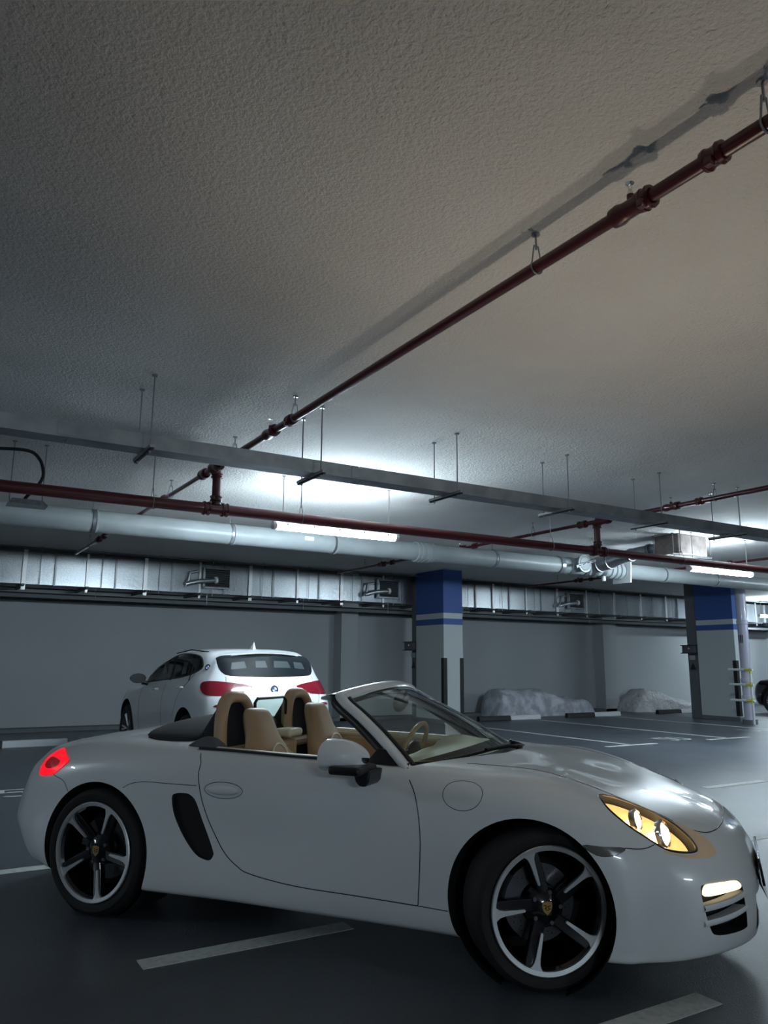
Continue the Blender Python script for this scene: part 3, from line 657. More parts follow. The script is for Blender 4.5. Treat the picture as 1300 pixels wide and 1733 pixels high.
# ---------------------------------------------------------------- white compact SUV in the bay behind
SUVLOC, SUVYAW = (3.99, 10.0, 0), radians(92.3)
def build_suv():
    T = [
     [(3.40,0,.22),(3.48,0,.28),(3.52,0,.45),(3.53,0,.62),(3.50,0,.80),(3.40,0,.92),(3.30,0,.95),(3.15,0,.98),(3.05,0,1.0),(2.95,0,1.01)],
     [(3.25,.60,.22),(3.32,.66,.28),(3.36,.70,.45),(3.37,.70,.62),(3.32,.70,.80),(3.22,.66,.92),(3.12,.60,.955),(3.0,.50,.98),(2.9,.30,1.01),(2.8,0,1.03)],
     [(3.0,.74,.22),(3.02,.82,.28),(3.05,.86,.45),(3.05,.87,.62),(3.0,.85,.80),(2.92,.79,.93),(2.85,.70,.97),(2.75,.58,1.0),(2.65,.35,1.03),(2.55,0,1.05)],
     [(2.67,.78,.22),(2.67,.87,.28),(2.67,.905,.45),(2.67,.91,.62),(2.67,.895,.80),(2.60,.84,.94),(2.50,.76,.99),(2.40,.62,1.03),(2.35,.38,1.06),(2.30,0,1.08)],
     [(2.2,.78,.22),(2.2,.86,.27),(2.2,.895,.45),(2.2,.905,.62),(2.2,.90,.82),(2.18,.86,.95),(2.12,.79,1.01),(2.02,.68,1.07),(1.95,.42,1.12),(1.88,0,1.14)],
     [(1.9,.78,.22),(1.9,.855,.27),(1.9,.885,.45),(1.9,.895,.62),(1.9,.895,.82),(1.88,.865,.97),(1.84,.80,1.12),(1.70,.70,1.25),(1.58,.44,1.32),(1.50,0,1.345)],
     [(1.5,.78,.22),(1.5,.85,.27),(1.5,.875,.45),(1.5,.89,.62),(1.5,.895,.82),(1.48,.865,.985),(1.42,.765,1.17),(1.30,.645,1.375),(1.2,.40,1.44),(1.15,0,1.46)],
     [(1.1,.78,.22),(1.1,.85,.27),(1.1,.875,.45),(1.1,.89,.62),(1.1,.897,.83),(1.1,.865,.995),(1.08,.76,1.20),(1.02,.63,1.43),(.95,.40,1.50),(.9,0,1.515)],
     [(.6,.78,.22),(.6,.85,.27),(.6,.88,.45),(.6,.893,.63),(.6,.90,.84),(.6,.87,1.01),(.6,.765,1.21),(.58,.63,1.45),(.55,.40,1.51),(.5,0,1.526)],
     [(.2,.78,.24),(.2,.87,.28),(.2,.90,.45),(.2,.91,.64),(.2,.908,.86),(.2,.88,1.03),(.2,.775,1.22),(.2,.625,1.45),(.2,.40,1.505),(.2,0,1.522)],
     [(-.1,.76,.26),(-.1,.87,.30),(-.1,.905,.45),(-.1,.912,.65),(-.1,.908,.88),(-.1,.875,1.05),(-.1,.775,1.22),(-.1,.62,1.44),(-.1,.40,1.495),(-.1,0,1.51)],
     [(-.38,.70,.28),(-.40,.84,.32),(-.42,.885,.46),(-.43,.897,.66),(-.42,.885,.88),(-.38,.84,1.05),(-.33,.75,1.21),(-.27,.61,1.42),(-.25,.39,1.478),(-.24,0,1.495)],
     [(-.52,.62,.28),(-.58,.76,.33),(-.63,.815,.47),(-.64,.83,.68),(-.62,.82,.88),(-.56,.78,1.03),(-.47,.70,1.19),(-.38,.59,1.40),(-.34,.38,1.465),(-.32,0,1.482)],
     [(-.62,.45,.28),(-.70,.58,.33),(-.76,.62,.47),(-.775,.64,.68),(-.745,.63,.88),(-.68,.60,1.02),(-.58,.55,1.18),(-.46,.48,1.385),(-.42,.32,1.452),(-.39,0,1.472)],
     [(-.68,.2,.28),(-.78,.28,.33),(-.83,.30,.47),(-.84,.31,.68),(-.80,.31,.88),(-.735,.30,1.015),(-.63,.28,1.175),(-.50,.24,1.38),(-.46,.16,1.448),(-.43,0,1.467)],
     [(-.70,0,.28),(-.80,0,.33),(-.85,0,.47),(-.86,0,.68),(-.82,0,.88),(-.75,0,1.015),(-.64,0,1.175),(-.51,0,1.38),(-.47,0,1.446),(-.44,0,1.465)]]
    for i in range(5, 13):   # fuller roof edge
        k = 1 if i < 11 else .6
        for l, dw, dz in ((6, .02, .015), (7, .045, .03), (8, .03, .035), (9, 0, .03)):
            x, w_, z = T[i][l]; T[i][l] = (x, w_ + dw*k, z + dz*k)
    rows = loft([[(x, -w_, z) for x, w_, z in st] for st in T], 120, 45)
    for r in rows:
        for p in r: p.y = min(p.y, 0.0)
    for p in rows[0] + rows[-1]: p.y = 0
    return to_mesh(mirror_solid(rows), 'suv')
SUVB = build_suv(); SREF = Ref(SUVB)
suv = empty('suv', SUVLOC, SUVYAW, 'white compact SUV parked nose to the wall behind the roadster', 'car')
SIDEWIN = [(1.93,.80,1.065),(1.75,.76,1.17),(1.45,.70,1.33),(1.15,.67,1.44),(.85,.66,1.475),(.35,.68,1.465),(.07,.70,1.435),(-.10,.73,1.37),(-.15,.765,1.29),(.1,.80,1.215),(.6,.81,1.16),(1.3,.815,1.115)]
REARG = [(-.332,.655,1.405),(-.30,.60,1.435),(-.37,.37,1.452),(-.40,0,1.462),(-.37,-.37,1.452),(-.30,-.60,1.435),(-.332,-.655,1.405),(-.442,-.659,1.303),(-.532,-.603,1.218),(-.595,-.44,1.197),(-.631,0,1.185),(-.595,.44,1.197),(-.532,.603,1.218),(-.442,.659,1.303)]
STAIL = [(-.326,.836,1.085),(-.35,.809,1.129),(-.52,.717,1.139),(-.63,.528,1.119),(-.695,.303,1.076),(-.721,.39,1.021),(-.725,.52,.98),(-.659,.721,.967),(-.507,.84,.977),(-.394,.848,1.023)]
REFL = [(-.66,.79,.845),(-.703,.732,.868),(-.758,.61,.862),(-.764,.612,.838),(-.70,.75,.835)]
def suv_parts(root, base, ref, paint, lens, full=True):
    b = base.copy()
    for s in (-1, 1):
        for x in (.04, 2.67): b = boolean(b, G().cyl((x, s*.5, .38), (x, s*1.2, .38), .425, n=56), 'DIFFERENCE')
    if full:
        b = boolean(b, prism_dir(dense(REARG, 2), (-1, 0, .35), .4, .03), 'DIFFERENCE')
        for s in (-1, 1): b = boolean(b, prism_dir(dense(SIDEWIN if s == 1 else mir(SIDEWIN), 2), (0, s, .15), .4, .035), 'DIFFERENCE')
    b.materials.clear(); b.materials.append(paint); b.materials.append(M['under']); ref.apply(b, inner=1); link('body_shell', b, root, angle=0)
    # dark liner where the glass was cut away, and the panes over it
    for s in (-1, 1):
        f = V3 if s == 1 else mir
        win = empty('side_window'); win.parent = root
        skin(ref, base, dense(f(SIDEWIN), 2), (0, s, .15), -.028).build('interior', M['black'], win, angle=80)
        skin(ref, base, dense(f(SIDEWIN), 2), (0, s, .15), .001).build('pane', M['darkglass'], win, angle=80)
        seam(ref, f(SIDEWIN), name='window_trim', closed=True, parent=win, r=.012, k=3)
        for px, w_ in ((.98, .05), (.18, .03)):
            seam(ref, f([(px - .10, .82, 1.13), (px - .02, .76, 1.28), (px + .04, .69, 1.45)]), name='door_pillar', parent=win, r=w_*.6, k=3)
        # pale patches on the pane, painting in light from the far windows
        for x0 in ((1.25), (.42)):
            q = [ref.bvh.find_nearest(Vector((x0 + dx, s*.75, z)))[0] + Vector((0, s*.004, 0)) for dx, z in ((-.10, 1.20), (.08, 1.18), (.16, 1.36), (.0, 1.38))]
            G().add(q, [(0, 1, 2, 3)]).build('far_window_light_patch', M['seen'], win, angle=0)
        skin(ref, base, dense(f(STAIL), 2), (-.6, s*.8, .1), .006).build('tail_light', lens, root, angle=80)
        seam(ref, f([(-.66,.55,1.06),(-.70,.42,1.045),(-.69,.36,1.06),(-.64,.50,1.10)]), name='light_bar', parent=root, r=.010, closed=True, m=M['whitep'], k=3)
        seam(ref, f([(-.36,.835,1.03),(-.50,.80,1.02),(-.60,.70,1.03)]), name='light_guide', parent=root, r=.010, m=M['tail'], k=4)
        skin(ref, base, dense(f(REFL), 2), (-1, s*.4, 0), .004).build('reflector', lens, root, angle=80)
        for hx in (1.10, .02):
            p = ref.bvh.find_nearest(Vector((hx + .25, s*.9, 1.0 + .05*(hx < .5))))[0]
            G().tube([p + Vector((.09, s*.008, -.005)), p + Vector((.07, s*.032, 0)), p + Vector((-.07, s*.034, .006)), p + Vector((-.09, s*.008, .006))], .013, 8).build('door_handle', M['paint'] if paint == M['suvpaint'] else M['black'], root)
        seam(ref, f([(1.02,.86,1.10),(1.0,.90,.9),(1.0,.89,.6),(1.0,.87,.33)]), parent=root, r=.004)
        seam(ref, f([(-.02,.80,1.22),(.12,.86,1.10),(.30,.90,.98),(.42,.90,.80),(.50,.89,.66)]), parent=root, r=.004)
        seam(ref, f([(2.02,.84,1.02),(2.03,.90,.85),(2.02,.89,.6),(2.0,.87,.33)]), parent=root, r=.004)
        seam(ref, f([(-.548,.601,1.197),(-.622,.616,1.091),(-.70,.639,.967),(-.754,.61,.871),(-.785,.55,.80)]), parent=root, r=.004)
        mr = empty('door_mirror'); mr.parent = root; rows = []
        for i in range(9):
            u = i/8; sc_ = max(.06, (1 - u**2.2)**.5)
            rows.append([Vector((1.78 + .17*u, s*(1.00 + cos(a)*.115*sc_), 1.13 + sin(a)*.072*sc_)) for a in [2*pi*j/18 for j in range(18)]])
        G().grid(rows, closed_v=True).add(rows[0], [tuple(range(18))]).build('mirror_shell', M['black'], mr)
        G().tube([(1.83, s*.93, 1.07), (1.83, s*.82, 1.05)], .03, 8).build('mirror_foot', M['black'], mr)
        G().tube([(.0 + 0*s, s*.62, 1.50), (.6, s*.645, 1.535), (1.2, s*.64, 1.49)], .008, 6).build('roof_seam', M['black'], root)
        for x in (.04, 2.67):
            wh = empty('wheel'); wh.parent = root; wh.location = (x, s*.895, .355)
            G().lathe([(.245,-.2),(.345,-.2),(.355,-.12),(.35,-.02),(.31,0),(.245,-.01)], (0,0,0), (0, s, 0), 48, closed=True).build('tyre', M['rubber'], wh)
            G().lathe([(0,-.06),(.05,-.045),(.05,-.07),(.235,-.12),(.235,-.01),(.225,-.008),(.22,-.12),(0,-.14)], (0,0,0), (0, s, 0), 40).build('rim', M['greyp'], wh)
            g = G()
            for k in range(5):
                a = 2*pi*k/5
                for da in (-.13, .13):
                    d0 = Vector((cos(a), 0, sin(a))); d1 = Vector((cos(a+da), 0, sin(a+da)))
                    wh2 = G().tube([d0*.04 + Vector((0, -s*.045, 0)), d1*.226 + Vector((0, -s*.02, 0))], .013, 6).build('spoke', M['alu'], wh)
            G().lathe([(.20,-.03),(.418,-.03),(.418,-.3)], (x, s*.80, .38), (0, s, 0), 40).build('wheel_well_liner', M['under'], root)
    gw = empty('rear_window'); gw.parent = root
    skin(ref, base, dense(REARG, 2), (-1, 0, .35), -.025).build('interior', M['black'], gw, angle=80)
    skin(ref, base, dense(REARG, 2), (-1, 0, .35), .002).build('pane', M['darkglass'], gw, angle=80)
    for yc, w_ in ((.42, .10), (.12, .08), (-.17, .12), (-.43, .08)):
        q = [ref.bvh.find_nearest(Vector((-.5, y, z)))[0] + Vector((-.006, 0, .002)) for y, z in ((yc - w_, 1.27), (yc + w_, 1.27), (yc + w_*.85, 1.39), (yc - w_*.85, 1.39))]
        G().add(q, [(0, 1, 2, 3)]).build('front_window_light_patch', M['seen'], gw, angle=0)  # pale patch on the rear pane paints in light from the front windows
    # roof spoiler lip, fin, plate recess, bumper valance
    rows = []
    for i in range(17):
        y = -.60 + 1.2*i/16; e = (y/.6)**2; p = Vector((-.36 + .10*e, y, 1.505 - .05*e))
        rows.append([p + Vector((.10, 0, .005)), p + Vector((-.05, 0, -.002)), p + Vector((-.10, 0, -.02)), p + Vector((-.04, 0, -.03)), p + Vector((.08, 0, -.03))])
    G().grid(rows, closed_v=True).build('roof_spoiler', paint, root, angle=50)
    g = G(); g.grid([[Vector((.06 - .02*u + (-.10 + .11*v)*(1-u) - .06*u, .022*(1-u)*sgn, 1.545 + .10*u)) for v in (0, .5, 1) for sgn in (-1,)] + [Vector((.06 - .02*u + (.01 - .11*v)*(1-u) - .06*u, .022*(1-u), 1.545 + .10*u)) for v in (0, .5, 1)] for u in (0, .35, .7, 1)], closed_v=True)
    g.build('roof_aerial', paint, root)
    G().box((-.83, 0, .69), (.03, .54, .15), rot=Matrix.Rotation(radians(0), 3, 'Y')).build('plate_recess', paint, root, bevel=.01)
    G().box((-.848, 0, .69), (.006, .50, .11)).build('number_plate', M['whitep'], root, bevel=.003)
    G().box((-.76, 0, .38), (.16, 1.0, .14)).build('rear_valance', M['black'], root, bevel=.03)
    # round badge, quartered
    for c, n, r in ((Vector((-.752, .02, 1.045)), Vector((-1, 0, .28)), .052),) + ((Vector((-.276, .731, 1.305)), Vector((-.55, .8, .30)), .040),):
        n.normalize(); c = ref.bvh.find_nearest(c)[0]; bd = empty('round_badge'); bd.parent = root; up = (Vector((0, 0, 1)) - n*n.z).normalized(); sd = n.cross(up)
        G().lathe([(0, 0), (r, 0), (r, .006), (r*.86, .009), (0, .009)], c, n, 32).build('badge_ring', M['black'], bd)
        G().lathe([(r*.97, .004), (r*1.03, .004), (r*1.03, .010), (r*.97, .010)], c, n, 32, closed=True).build('badge_edge', M['chrome'], bd)
        for k in range(4):
            arc = [c + n*.0105 + (up*sin(a) + sd*cos(a))*r*.60 for a in [k*pi/2 + pi/2*i/6 for i in range(7)]]
            G().add([c + n*.0105] + arc, [tuple(range(8))]).build('badge_quarter', M['bluem'] if k % 2 == 0 else M['whitep'], bd, angle=0)
suv_parts(suv, SUVB, SREF, M['suvpaint'], M['tailoff'])
# ---------------------------------------------------------------- painted floor markings
def paint_line(x0, y0, x1, y1, w_=.10, name='floor_line'):
    d = Vector((x1-x0, y1-y0, 0)).normalized(); n = Vector((-d.y, d.x, 0))*w_/2; a, b = Vector((x0, y0, .0)), Vector((x1, y1, .0))
    g = G().prism([a - n, b - n, b + n, a + n], (0, 0, .003)); o = g.build(name, M['line'], floor, angle=0)
    o.matrix_parent_inverse = Matrix.Identity(4); return o
BX = [.17 + 2.69*i - 2.69*2 for i in range(13)]
for i, x in enumerate(BX):
    paint_line(x, 9.70, x, 15.3, .09); paint_line(x - .62, 9.70, x + .62, 9.70, .10)
for k in range(-3, 12):      # dashes dividing the lane
    pass
DASH = [(6.02, 7.95, 9.05, .12), (6.0, .35, 1.45, .12), (6.0, 4.2, 5.3, .12), (6.02, 11.6, 12.8, .12), (6.02, 15.3, 16.5, .12),
        (3.93, 1.07, 2.17, .125), (4.15, 5.2, 6.22, .12), (4.15, 9.4, 10.4, .12), (2.36, 2.0, 3.05, .13), (2.36, -2.0, -1.0, .13)]
for y, x0, x1, w_ in DASH: paint_line(x0, y, x1, y, w_)
SEG = {'5': [((0,1),(1,1)),((0,1),(0,.5)),((0,.5),(1,.5)),((1,.5),(1,0)),((1,0),(0,0))], '1': [((.5,0),(.5,1))]}
def bay_number(txt, x, y, w_=.24, h_=.46, st=.06):
    for k, ch in enumerate(txt):
        if ch == '5':
            pts = [(1,1),(.08,1),(.0,.56),(.35,.62),(.8,.60),(1,.42),(1,.2),(.8,.03),(.4,0),(0,.10)]
        elif ch == '1': pts = [(.2,.8),(.55,1),(.55,0)]
        else: pts = [(0,1),(1,1),(1,.55),(.4,.5),(1,.45),(1,0),(0,0)]
        P = [(x + k*(w_+.10) + a*w_, y + b*h_) for a, b in pts]; L_ = []; R_ = []
        for i, p in enumerate(P):
            a = Vector(P[max(i-1, 0)]); b = Vector(P[min(i+1, len(P)-1)]); d = (b - a).normalized(); n = Vector((-d.y, d.x))*st/2
            L_.append((p[0]+n.x, p[1]+n.y, .003)); R_.append((p[0]-n.x, p[1]-n.y, .003))
        g = G(); m = len(P); g.add([Vector(q) for q in L_ + R_], [(i, i+1, m+i+1, m+i) for i in range(m-1)]); g.build('bay_number', M['line'], floor, angle=0)
bay_number('51', 1.00, 9.13); bay_number('52', 3.70, 9.93); bay_number('53', 6.4, 9.93); bay_number('54', 9.1, 9.93); bay_number('55', 12.25, 9.90); bay_number('51', 15.5, 10.4)
# ---------------------------------------------------------------- wheel stops
STOPS = [(.45, 'leftmost, above the roadster tail light'), (11.95, 'beside the nearer blue column'), (14.85, 'middle one of the three right of the blue column'), (18.35, 'nearest the far blue column, before the grey sheeting')]
for x, where in STOPS:
    y = 15.3 if x > 1 else 14.1
    r = empty('wheel_stop', (x, y, 0), 0, 'black and white rubber wheel stop, ' + where, 'wheel stop', 'black and white wheel stops')
    for k in range(2):
        m_ = M['kerbk'] if k == 0 else M['kerbw']; 
        G().prism([(.98*k, -.07, 0), (.98*k, .07, 0), (.98*k, .045, .11), (.98*k, -.045, .11)], (.98, 0, 0)).build('stop_half', m_, r, bevel=.008)
# ---------------------------------------------------------------- columns
def column(x0, x1, y0, y1, label, stub=True, bands=((0, .10, 'dgrey'), (.10, 2.26, 'colw'), (2.26, 2.40, 'blue'), (2.40, 2.53, 'colw'), (2.53, H, 'blue'))):
    c = empty('column', ((x0+x1)/2, (y0+y1)/2, 0), 0, label, 'column', 'concrete columns'); w_, d = x1-x0, y1-y0
    g = G()
    names = ['colw', 'blue', 'dgrey']
    for z0, z1, m_ in bands: g.box((0, 0, (z0+z1)/2), (w_, d, z1-z0), names.index(m_))
    g.build('shaft', [M[n] for n in names], c, angle=0)
    for sx in (-1, 1):
        for sy in (-1,):
            a = G(); t = .012; L_ = .09
            px, py = sx*(w_/2), sy*(d/2)
            a.prism([(px + sx*t, py + sy*t, .12), (px + sx*t, py - sy*L_, .12), (px, py - sy*L_, .12), (px, py, .12), (px - sx*L_, py, .12), (px - sx*L_, py + sy*t, .12)], (0, 0, 1.37))
            a.build('corner_guard', M['kerbk'], c, angle=0)
    if stub:
        G().box((.08, d/2 + .22, H/2), (w_ - .16, .43, H), 0).build('service_casing', M['dgrey'], c, angle=0)
        bx = empty('sign_box'); bx.parent = c
        G().box((-w_/2 + .03, d/2 + .24, 1.78), (.20, .40, .20)).build('box', M['greyp'], bx, bevel=.01)
        for dz in (-.10, .10): G().box((-w_/2 + .02, d/2 + .24, 1.78 + dz), (.24, .44, .02)).build('box_rail', M['black'], bx)
        G().cyl((-w_/2 - .07, d/2 + .22, 1.80), (-w_/2 - .085, d/2 + .22, 1.80), .018, n=12).build('indicator', M['whitep'], bx)
        G().box((-w_/2 + .075, d/2 + .24, 1.56), (.012, .18, .12)).build('notice', M['wall'], c)
        G().add([(-w_/2 + .078, d/2 + .14, 1.25), (-w_/2 + .078, d/2 + .34, 1.25), (-w_/2 + .078, d/2 + .24, 1.43), (-w_/2 + .07, d/2 + .24, 1.25)], [(0, 1, 2)]).build('triangle_sign', M['black'], c, angle=0)
    return c
column(10.60, 11.15, 14.82, 15.97, 'pale concrete column with blue top bands and two black corner guards behind the windscreen')
c2 = column(17.87, 18.42, 12.36, 13.46, 'far concrete column with blue top, beside the yellow-taped rail at the right edge')
column(26.0, 26.6, 12.3, 13.4, 'grey concrete column beyond the right edge', stub=False)
# conduit and rail in front of the far column
p = empty('conduit_pipe', (17.35, 11.75, 0), 0, 'lilac-white vertical pipe running down beside the far blue column', 'pipe')
G().cyl((0, 0, 0), (0, 0, H), .12, n=28).build('pipe', M['violet'], p)
for z in (.62, 1.02, 2.4): G().lathe([(.12, -.05), (.135, -.04), (.135, .04), (.12, .05)], (0, 0, z), (0, 0, 1), 28).build('socket_collar', M['violet'], p)
G().cyl((0, 0, 0), (0, 0, .10), .17, n=24).build('foot', M['dgrey'], p)
for k, dy in enumerate((-.075, -.03, .02)):
    g = G().box((-.118, dy + .02, 2.0), (.02, .012 + .012*(k % 2), .19)); g.build('stencil_mark', M['black'], p, angle=0)
rl = empty('guard_rail', (17.15, 11.75, 0), 0, 'white tubular rail with yellow tape ends beside the far column', 'rail')
for z in (1.27, .92, .55):
    G().cyl((.0, .33, z), (.0, -.30, z), .028, n=12).build('bar', M['whitep'], rl)
    G().cyl((.0, -.10, z), (.0, -.26, z), .0295, n=12).build('tape_band', M['yellow'], rl)
G().cyl((.0, -.24, 0), (.0, -.24, 1.30), .026, n=12).build('post', M['whitep'], rl)
for z in (1.24, .92, .55): G().cyl((.0, -.24, z - .06), (.0, -.24, z + .06), .028, n=12).build('tape_band', M['yellow'], rl)
# ---------------------------------------------------------------- covered heaps against the wall
def heap(name, x0, x1, y, hfun, m_, label, cat, depth=.9, seed=1):
    import mathutils.noise as mn
    rows = []; nx, ny = 60, 26
    for i in range(nx + 1):
        u = i/nx; x = x0 + (x1-x0)*u; row = []
        for j in range(ny + 1):
            v = j/ny; a = pi*v; e = min(1, u*22, (1-u)*12)**.6
            hh = hfun(u)*e; yy = -cos(a)*depth/2*(.75 + .25*e); z = hh*max(0, sin(a))**.30
            n = mn.noise(Vector((x*2.3 + seed, yy*2.5, z*2.5)))*.07 + mn.noise(Vector((x*7 + seed, yy*7, z*7)))*.03
            row.append(Vector((x - x0 + n*(e), yy + n*.8, max(0, z + n*(z > .05)))))
        rows.append(row)
    r = empty(name, (x0, y, 0), 0, label, cat); G().grid(rows).build('cover', m_, r, angle=70); return r
def lerp_list(L_):
    def f(u):
        for (a, b), (c, d) in zip(L_, L_[1:]):
            if a <= u <= c: return b + (d-b)*(u-a)/(c-a)
        return L_[-1][1]
    return f
heap('covered_heap', 13.2, 16.75, 16.45, lerp_list([(0,.56),(.06,.66),(.2,.70),(.5,.66),(.62,.55),(.68,.46),(.9,.38),(1,.30)]), M['foam'], 'pale lumpy heap of padding under a sheet against the wall behind the left wheel stop', 'heap', seed=3)
heap('sheeting_heap', 18.35, 21.9, 16.45, lerp_list([(0,.22),(.06,.42),(.15,.68),(.25,.62),(.5,.42),(.75,.24),(1,.12)]), M['sheet'], 'crumpled grey plastic sheeting lying against the wall by the far column', 'heap', seed=9)
# ---------------------------------------------------------------- overhead services
def rod(parent, x, y, z0, z1=H, r=.006, name='threaded_rod'):
    return G().cyl((x, y, z0), (x, y, z1), r, n=6).add(*disc(x, y, z1)).build(name, M['steel'], parent)
def disc(x, y, z, r=.022):
    n = 8; v = [Vector((x + r*cos(2*pi*i/n), y + r*sin(2*pi*i/n), z - .010)) for i in range(n)] + [Vector((x + r*cos(2*pi*i/n), y + r*sin(2*pi*i/n), z)) for i in range(n)]
    return v, [tuple(range(n))[::-1]] + [(i, (i+1) % n, n+(i+1) % n, n+i) for i in range(n)], 0
def clevis(parent, x, y, zp, rp, axis):
    """rod and pear-shaped strap holding a pipe of radius rp at height zp; axis = direction of pipe"""
    h = empty('hanger'); h.parent = parent
    top = min(zp + rp + .085, H - .03); s_ = Vector((1, 0, 0)) if axis == 'y' else Vector((0, 1, 0)); c = Vector((x, y, zp)); R = rp + .006
    G().cyl((x, y, top - .02), (x, y, H), .006, n=6).add(*disc(x, y, H)).build('threaded_rod', M['steel'], h)
    pts = [c + Vector((0, 0, 1))*(top - zp)]
    a0 = radians(35)
    arc = [c + s_*cos(a)*R + Vector((0, 0, 1))*sin(a)*R for a in [a0 - (pi + 2*a0)*i/14 for i in range(15)]]
    path = [c + s_*.014 + Vector((0, 0, top - zp))] + arc + [c - s_*.014 + Vector((0, 0, top - zp))]
    G().tube(path, .0045, 6, closed=True).build('strap', M['steel'], h)
    return h
def coupling(parent, c, d, r, l=.09, name='coupling', bolts=True):
    c, d = Vector(c), Vector(d).normalized(); h = l/2
    o = G().lathe([(r, -h), (r + .014, -h), (r + .018, -h*.6), (r + .010, -h*.3), (r + .010, h*.3), (r + .018, h*.6), (r + .014, h), (r, h)], c, d, 20).build(name, M['redpipe'], parent)
    if bolts:
        a = d.orthogonal().normalized()
        for s in (-1, 1): G().box(c + a*s*(r + .022), (.035, .035, .035)).build('bolt_lug', M['redpipe'], parent, bevel=.005)
    return o
# red main along the room
RY, RZ, RR = 7.75, 2.955, .057
mp = empty('sprinkler_main', (0, RY, 0), 0, 'thick dark red fire main crossing the whole picture under the cable tray', 'pipe')
G().cyl((-13.9, 0, RZ), (31.9, 0, RZ), RR, n=28).build('pipe', M['redwht'], mp)
BXS = [2.53, 8.17, 13.75]; BZ = 3.365; BR = .031
for x in BXS:
    xo = x + .08
    for dx in (-.10, .10): coupling(mp, (xo + dx, 0, RZ), (1, 0, 0), RR, .07)
    G().cyl((xo, 0, RZ), (xo, 0, BZ), RR*.80, n=20).build('riser', M['redpipe'], mp)
    coupling(mp, (xo, 0, RZ + .11), (0, 0, 1), RR*.82, .06, bolts=True)
    coupling(mp, (xo, 0, BZ - .05), (0, 0, 1), RR*.82, .05, name='riser_collar', bolts=False)
for x in (1.95, 3.60, 7.35, 10.05, 12.7, -1): clevis(mp, x, 0, RZ, RR, 'x')
# branch lines with upright sprinklers
def branch(x, label, spr, hang, y0=-13.9, y1=15.5, r=BR, rbig=.044, ybig=-99):
    b = empty('sprinkler_branch', (x, 0, 0), 0, label, 'pipe', 'red sprinkler branch pipes')
    G().cyl((0, y0, BZ), (0, 7.9, BZ), r, n=20).build('pipe', M['redpipe'], b)
    G().cyl((0, 7.9, BZ), (0, y1, BZ), r*.80, n=16).build('pipe', M['redpipe'], b)
    coupling(b, (0, 7.55, BZ), (0, 1, 0), r*1.45, .22, 'tee', bolts=False); coupling(b, (0, 7.95, BZ), (0, 1, 0), r*1.25, .14, 'tee', bolts=False)
    for y in spr:
        t = empty('sprinkler_head'); t.parent = b
        coupling(b, (0, y, BZ), (0, 1, 0), r, .20, 'tee', bolts=False)
        coupling(b, (0, y - .09, BZ), (0, 1, 0), r*1.12, .05); coupling(b, (0, y - .42, BZ), (0, 1, 0), r, .09)
        G().cyl((0, y, BZ), (0, y, BZ + .065), .017, n=12).build('socket', M['redpipe'], t)
        g = G(); g.lathe([(0, 0), (.012, 0), (.013, .018), (.009, .02), (.007, .03), (0, .03)], (0, y, BZ + .062), (0, 0, 1), 14)
        g.tube([(.008, y, BZ + .085), (.013, y, BZ + .105), (.004, y, BZ + .122)], .002, 5); g.tube([(-.008, y, BZ + .085), (-.013, y, BZ + .105), (-.004, y, BZ + .122)], .002, 5)
        g.build('sprinkler_body', M['chrome'], t)
        G().lathe([(0, 0), (.020, -.003), (.020, -.001), (0, .003)], (0, y, BZ + .124), (0, 0, 1), 16).build('deflector', M['chrome'], t)
    for y in hang: clevis(b, 0, y, BZ, r, 'y')
    return b
branch(BXS[0], 'dark red sprinkler branch pipe running from the top right corner down to the left', (2.09, 6.13, 9.9, 13.4), (1.45, 2.70, 5.62, 7.02, 9.2, 11.8, 14.2))
branch(BXS[1], 'red sprinkler branch pipe crossing above the cable tray at the right edge', (2.0, 6.40, 10.9, 13.6), (2.6, 5.76, 9.0, 12.0, 14.3))
branch(BXS[2], 'farthest red sprinkler branch pipe, beyond the right-hand tube light', (2.0, 6.3, 9.9, 13.6), (2.6, 5.7, 8.6, 12.2, 14.3))
# cable tray
tr = empty('cable_tray', (0, 5.95, 0), 0, 'galvanised cable tray slung on thin rods across the picture', 'cable tray')
TZ, TH, TW = 2.985, .115, .20
for k in range(18):
    x0 = -13.8 + 2.44*k; x1 = x0 + 2.43
    prof = [(-TW/2, TZ + TH), (-TW/2 + .012, TZ + TH), (-TW/2 + .012, TZ + TH - .003), (-TW/2 + .003, TZ + TH - .003), (-TW/2 + .003, TZ + .003), (TW/2 - .003, TZ + .003), (TW/2 - .003, TZ + TH - .003), (TW/2 - .012, TZ + TH - .003), (TW/2 - .012, TZ + TH), (TW/2, TZ + TH), (TW/2, TZ), (-TW/2, TZ)]
    G().prism([(x0, a, b) for a, b in prof], (x1 - x0, 0, 0)).build('tray_length', M['tray'], tr, angle=20)
    G().box((x1, -TW/2 - .003, TZ + TH/2), (.14, .005, TH*.8)).build('joint_plate', M['tray'], tr)
for k in range(-1, 9):
    x = 1.407 + 1.443*k; hb = empty('tray_hanger'); hb.parent = tr
    G().box((x, 0, TZ - .016), (.041, .52, .024)).build('strut', M['tray'], hb); G().box((x, 0, TZ - .034), (.020, .52, .012)).build('strut_slot', M['black'], hb)
    for y in (-.19, .19): 
        rod(hb, x, y, TZ - .06)
        G().cyl((x, y, TZ - .050), (x, y, TZ - .040), .012, n=6).build('nut', M['steel'], hb)
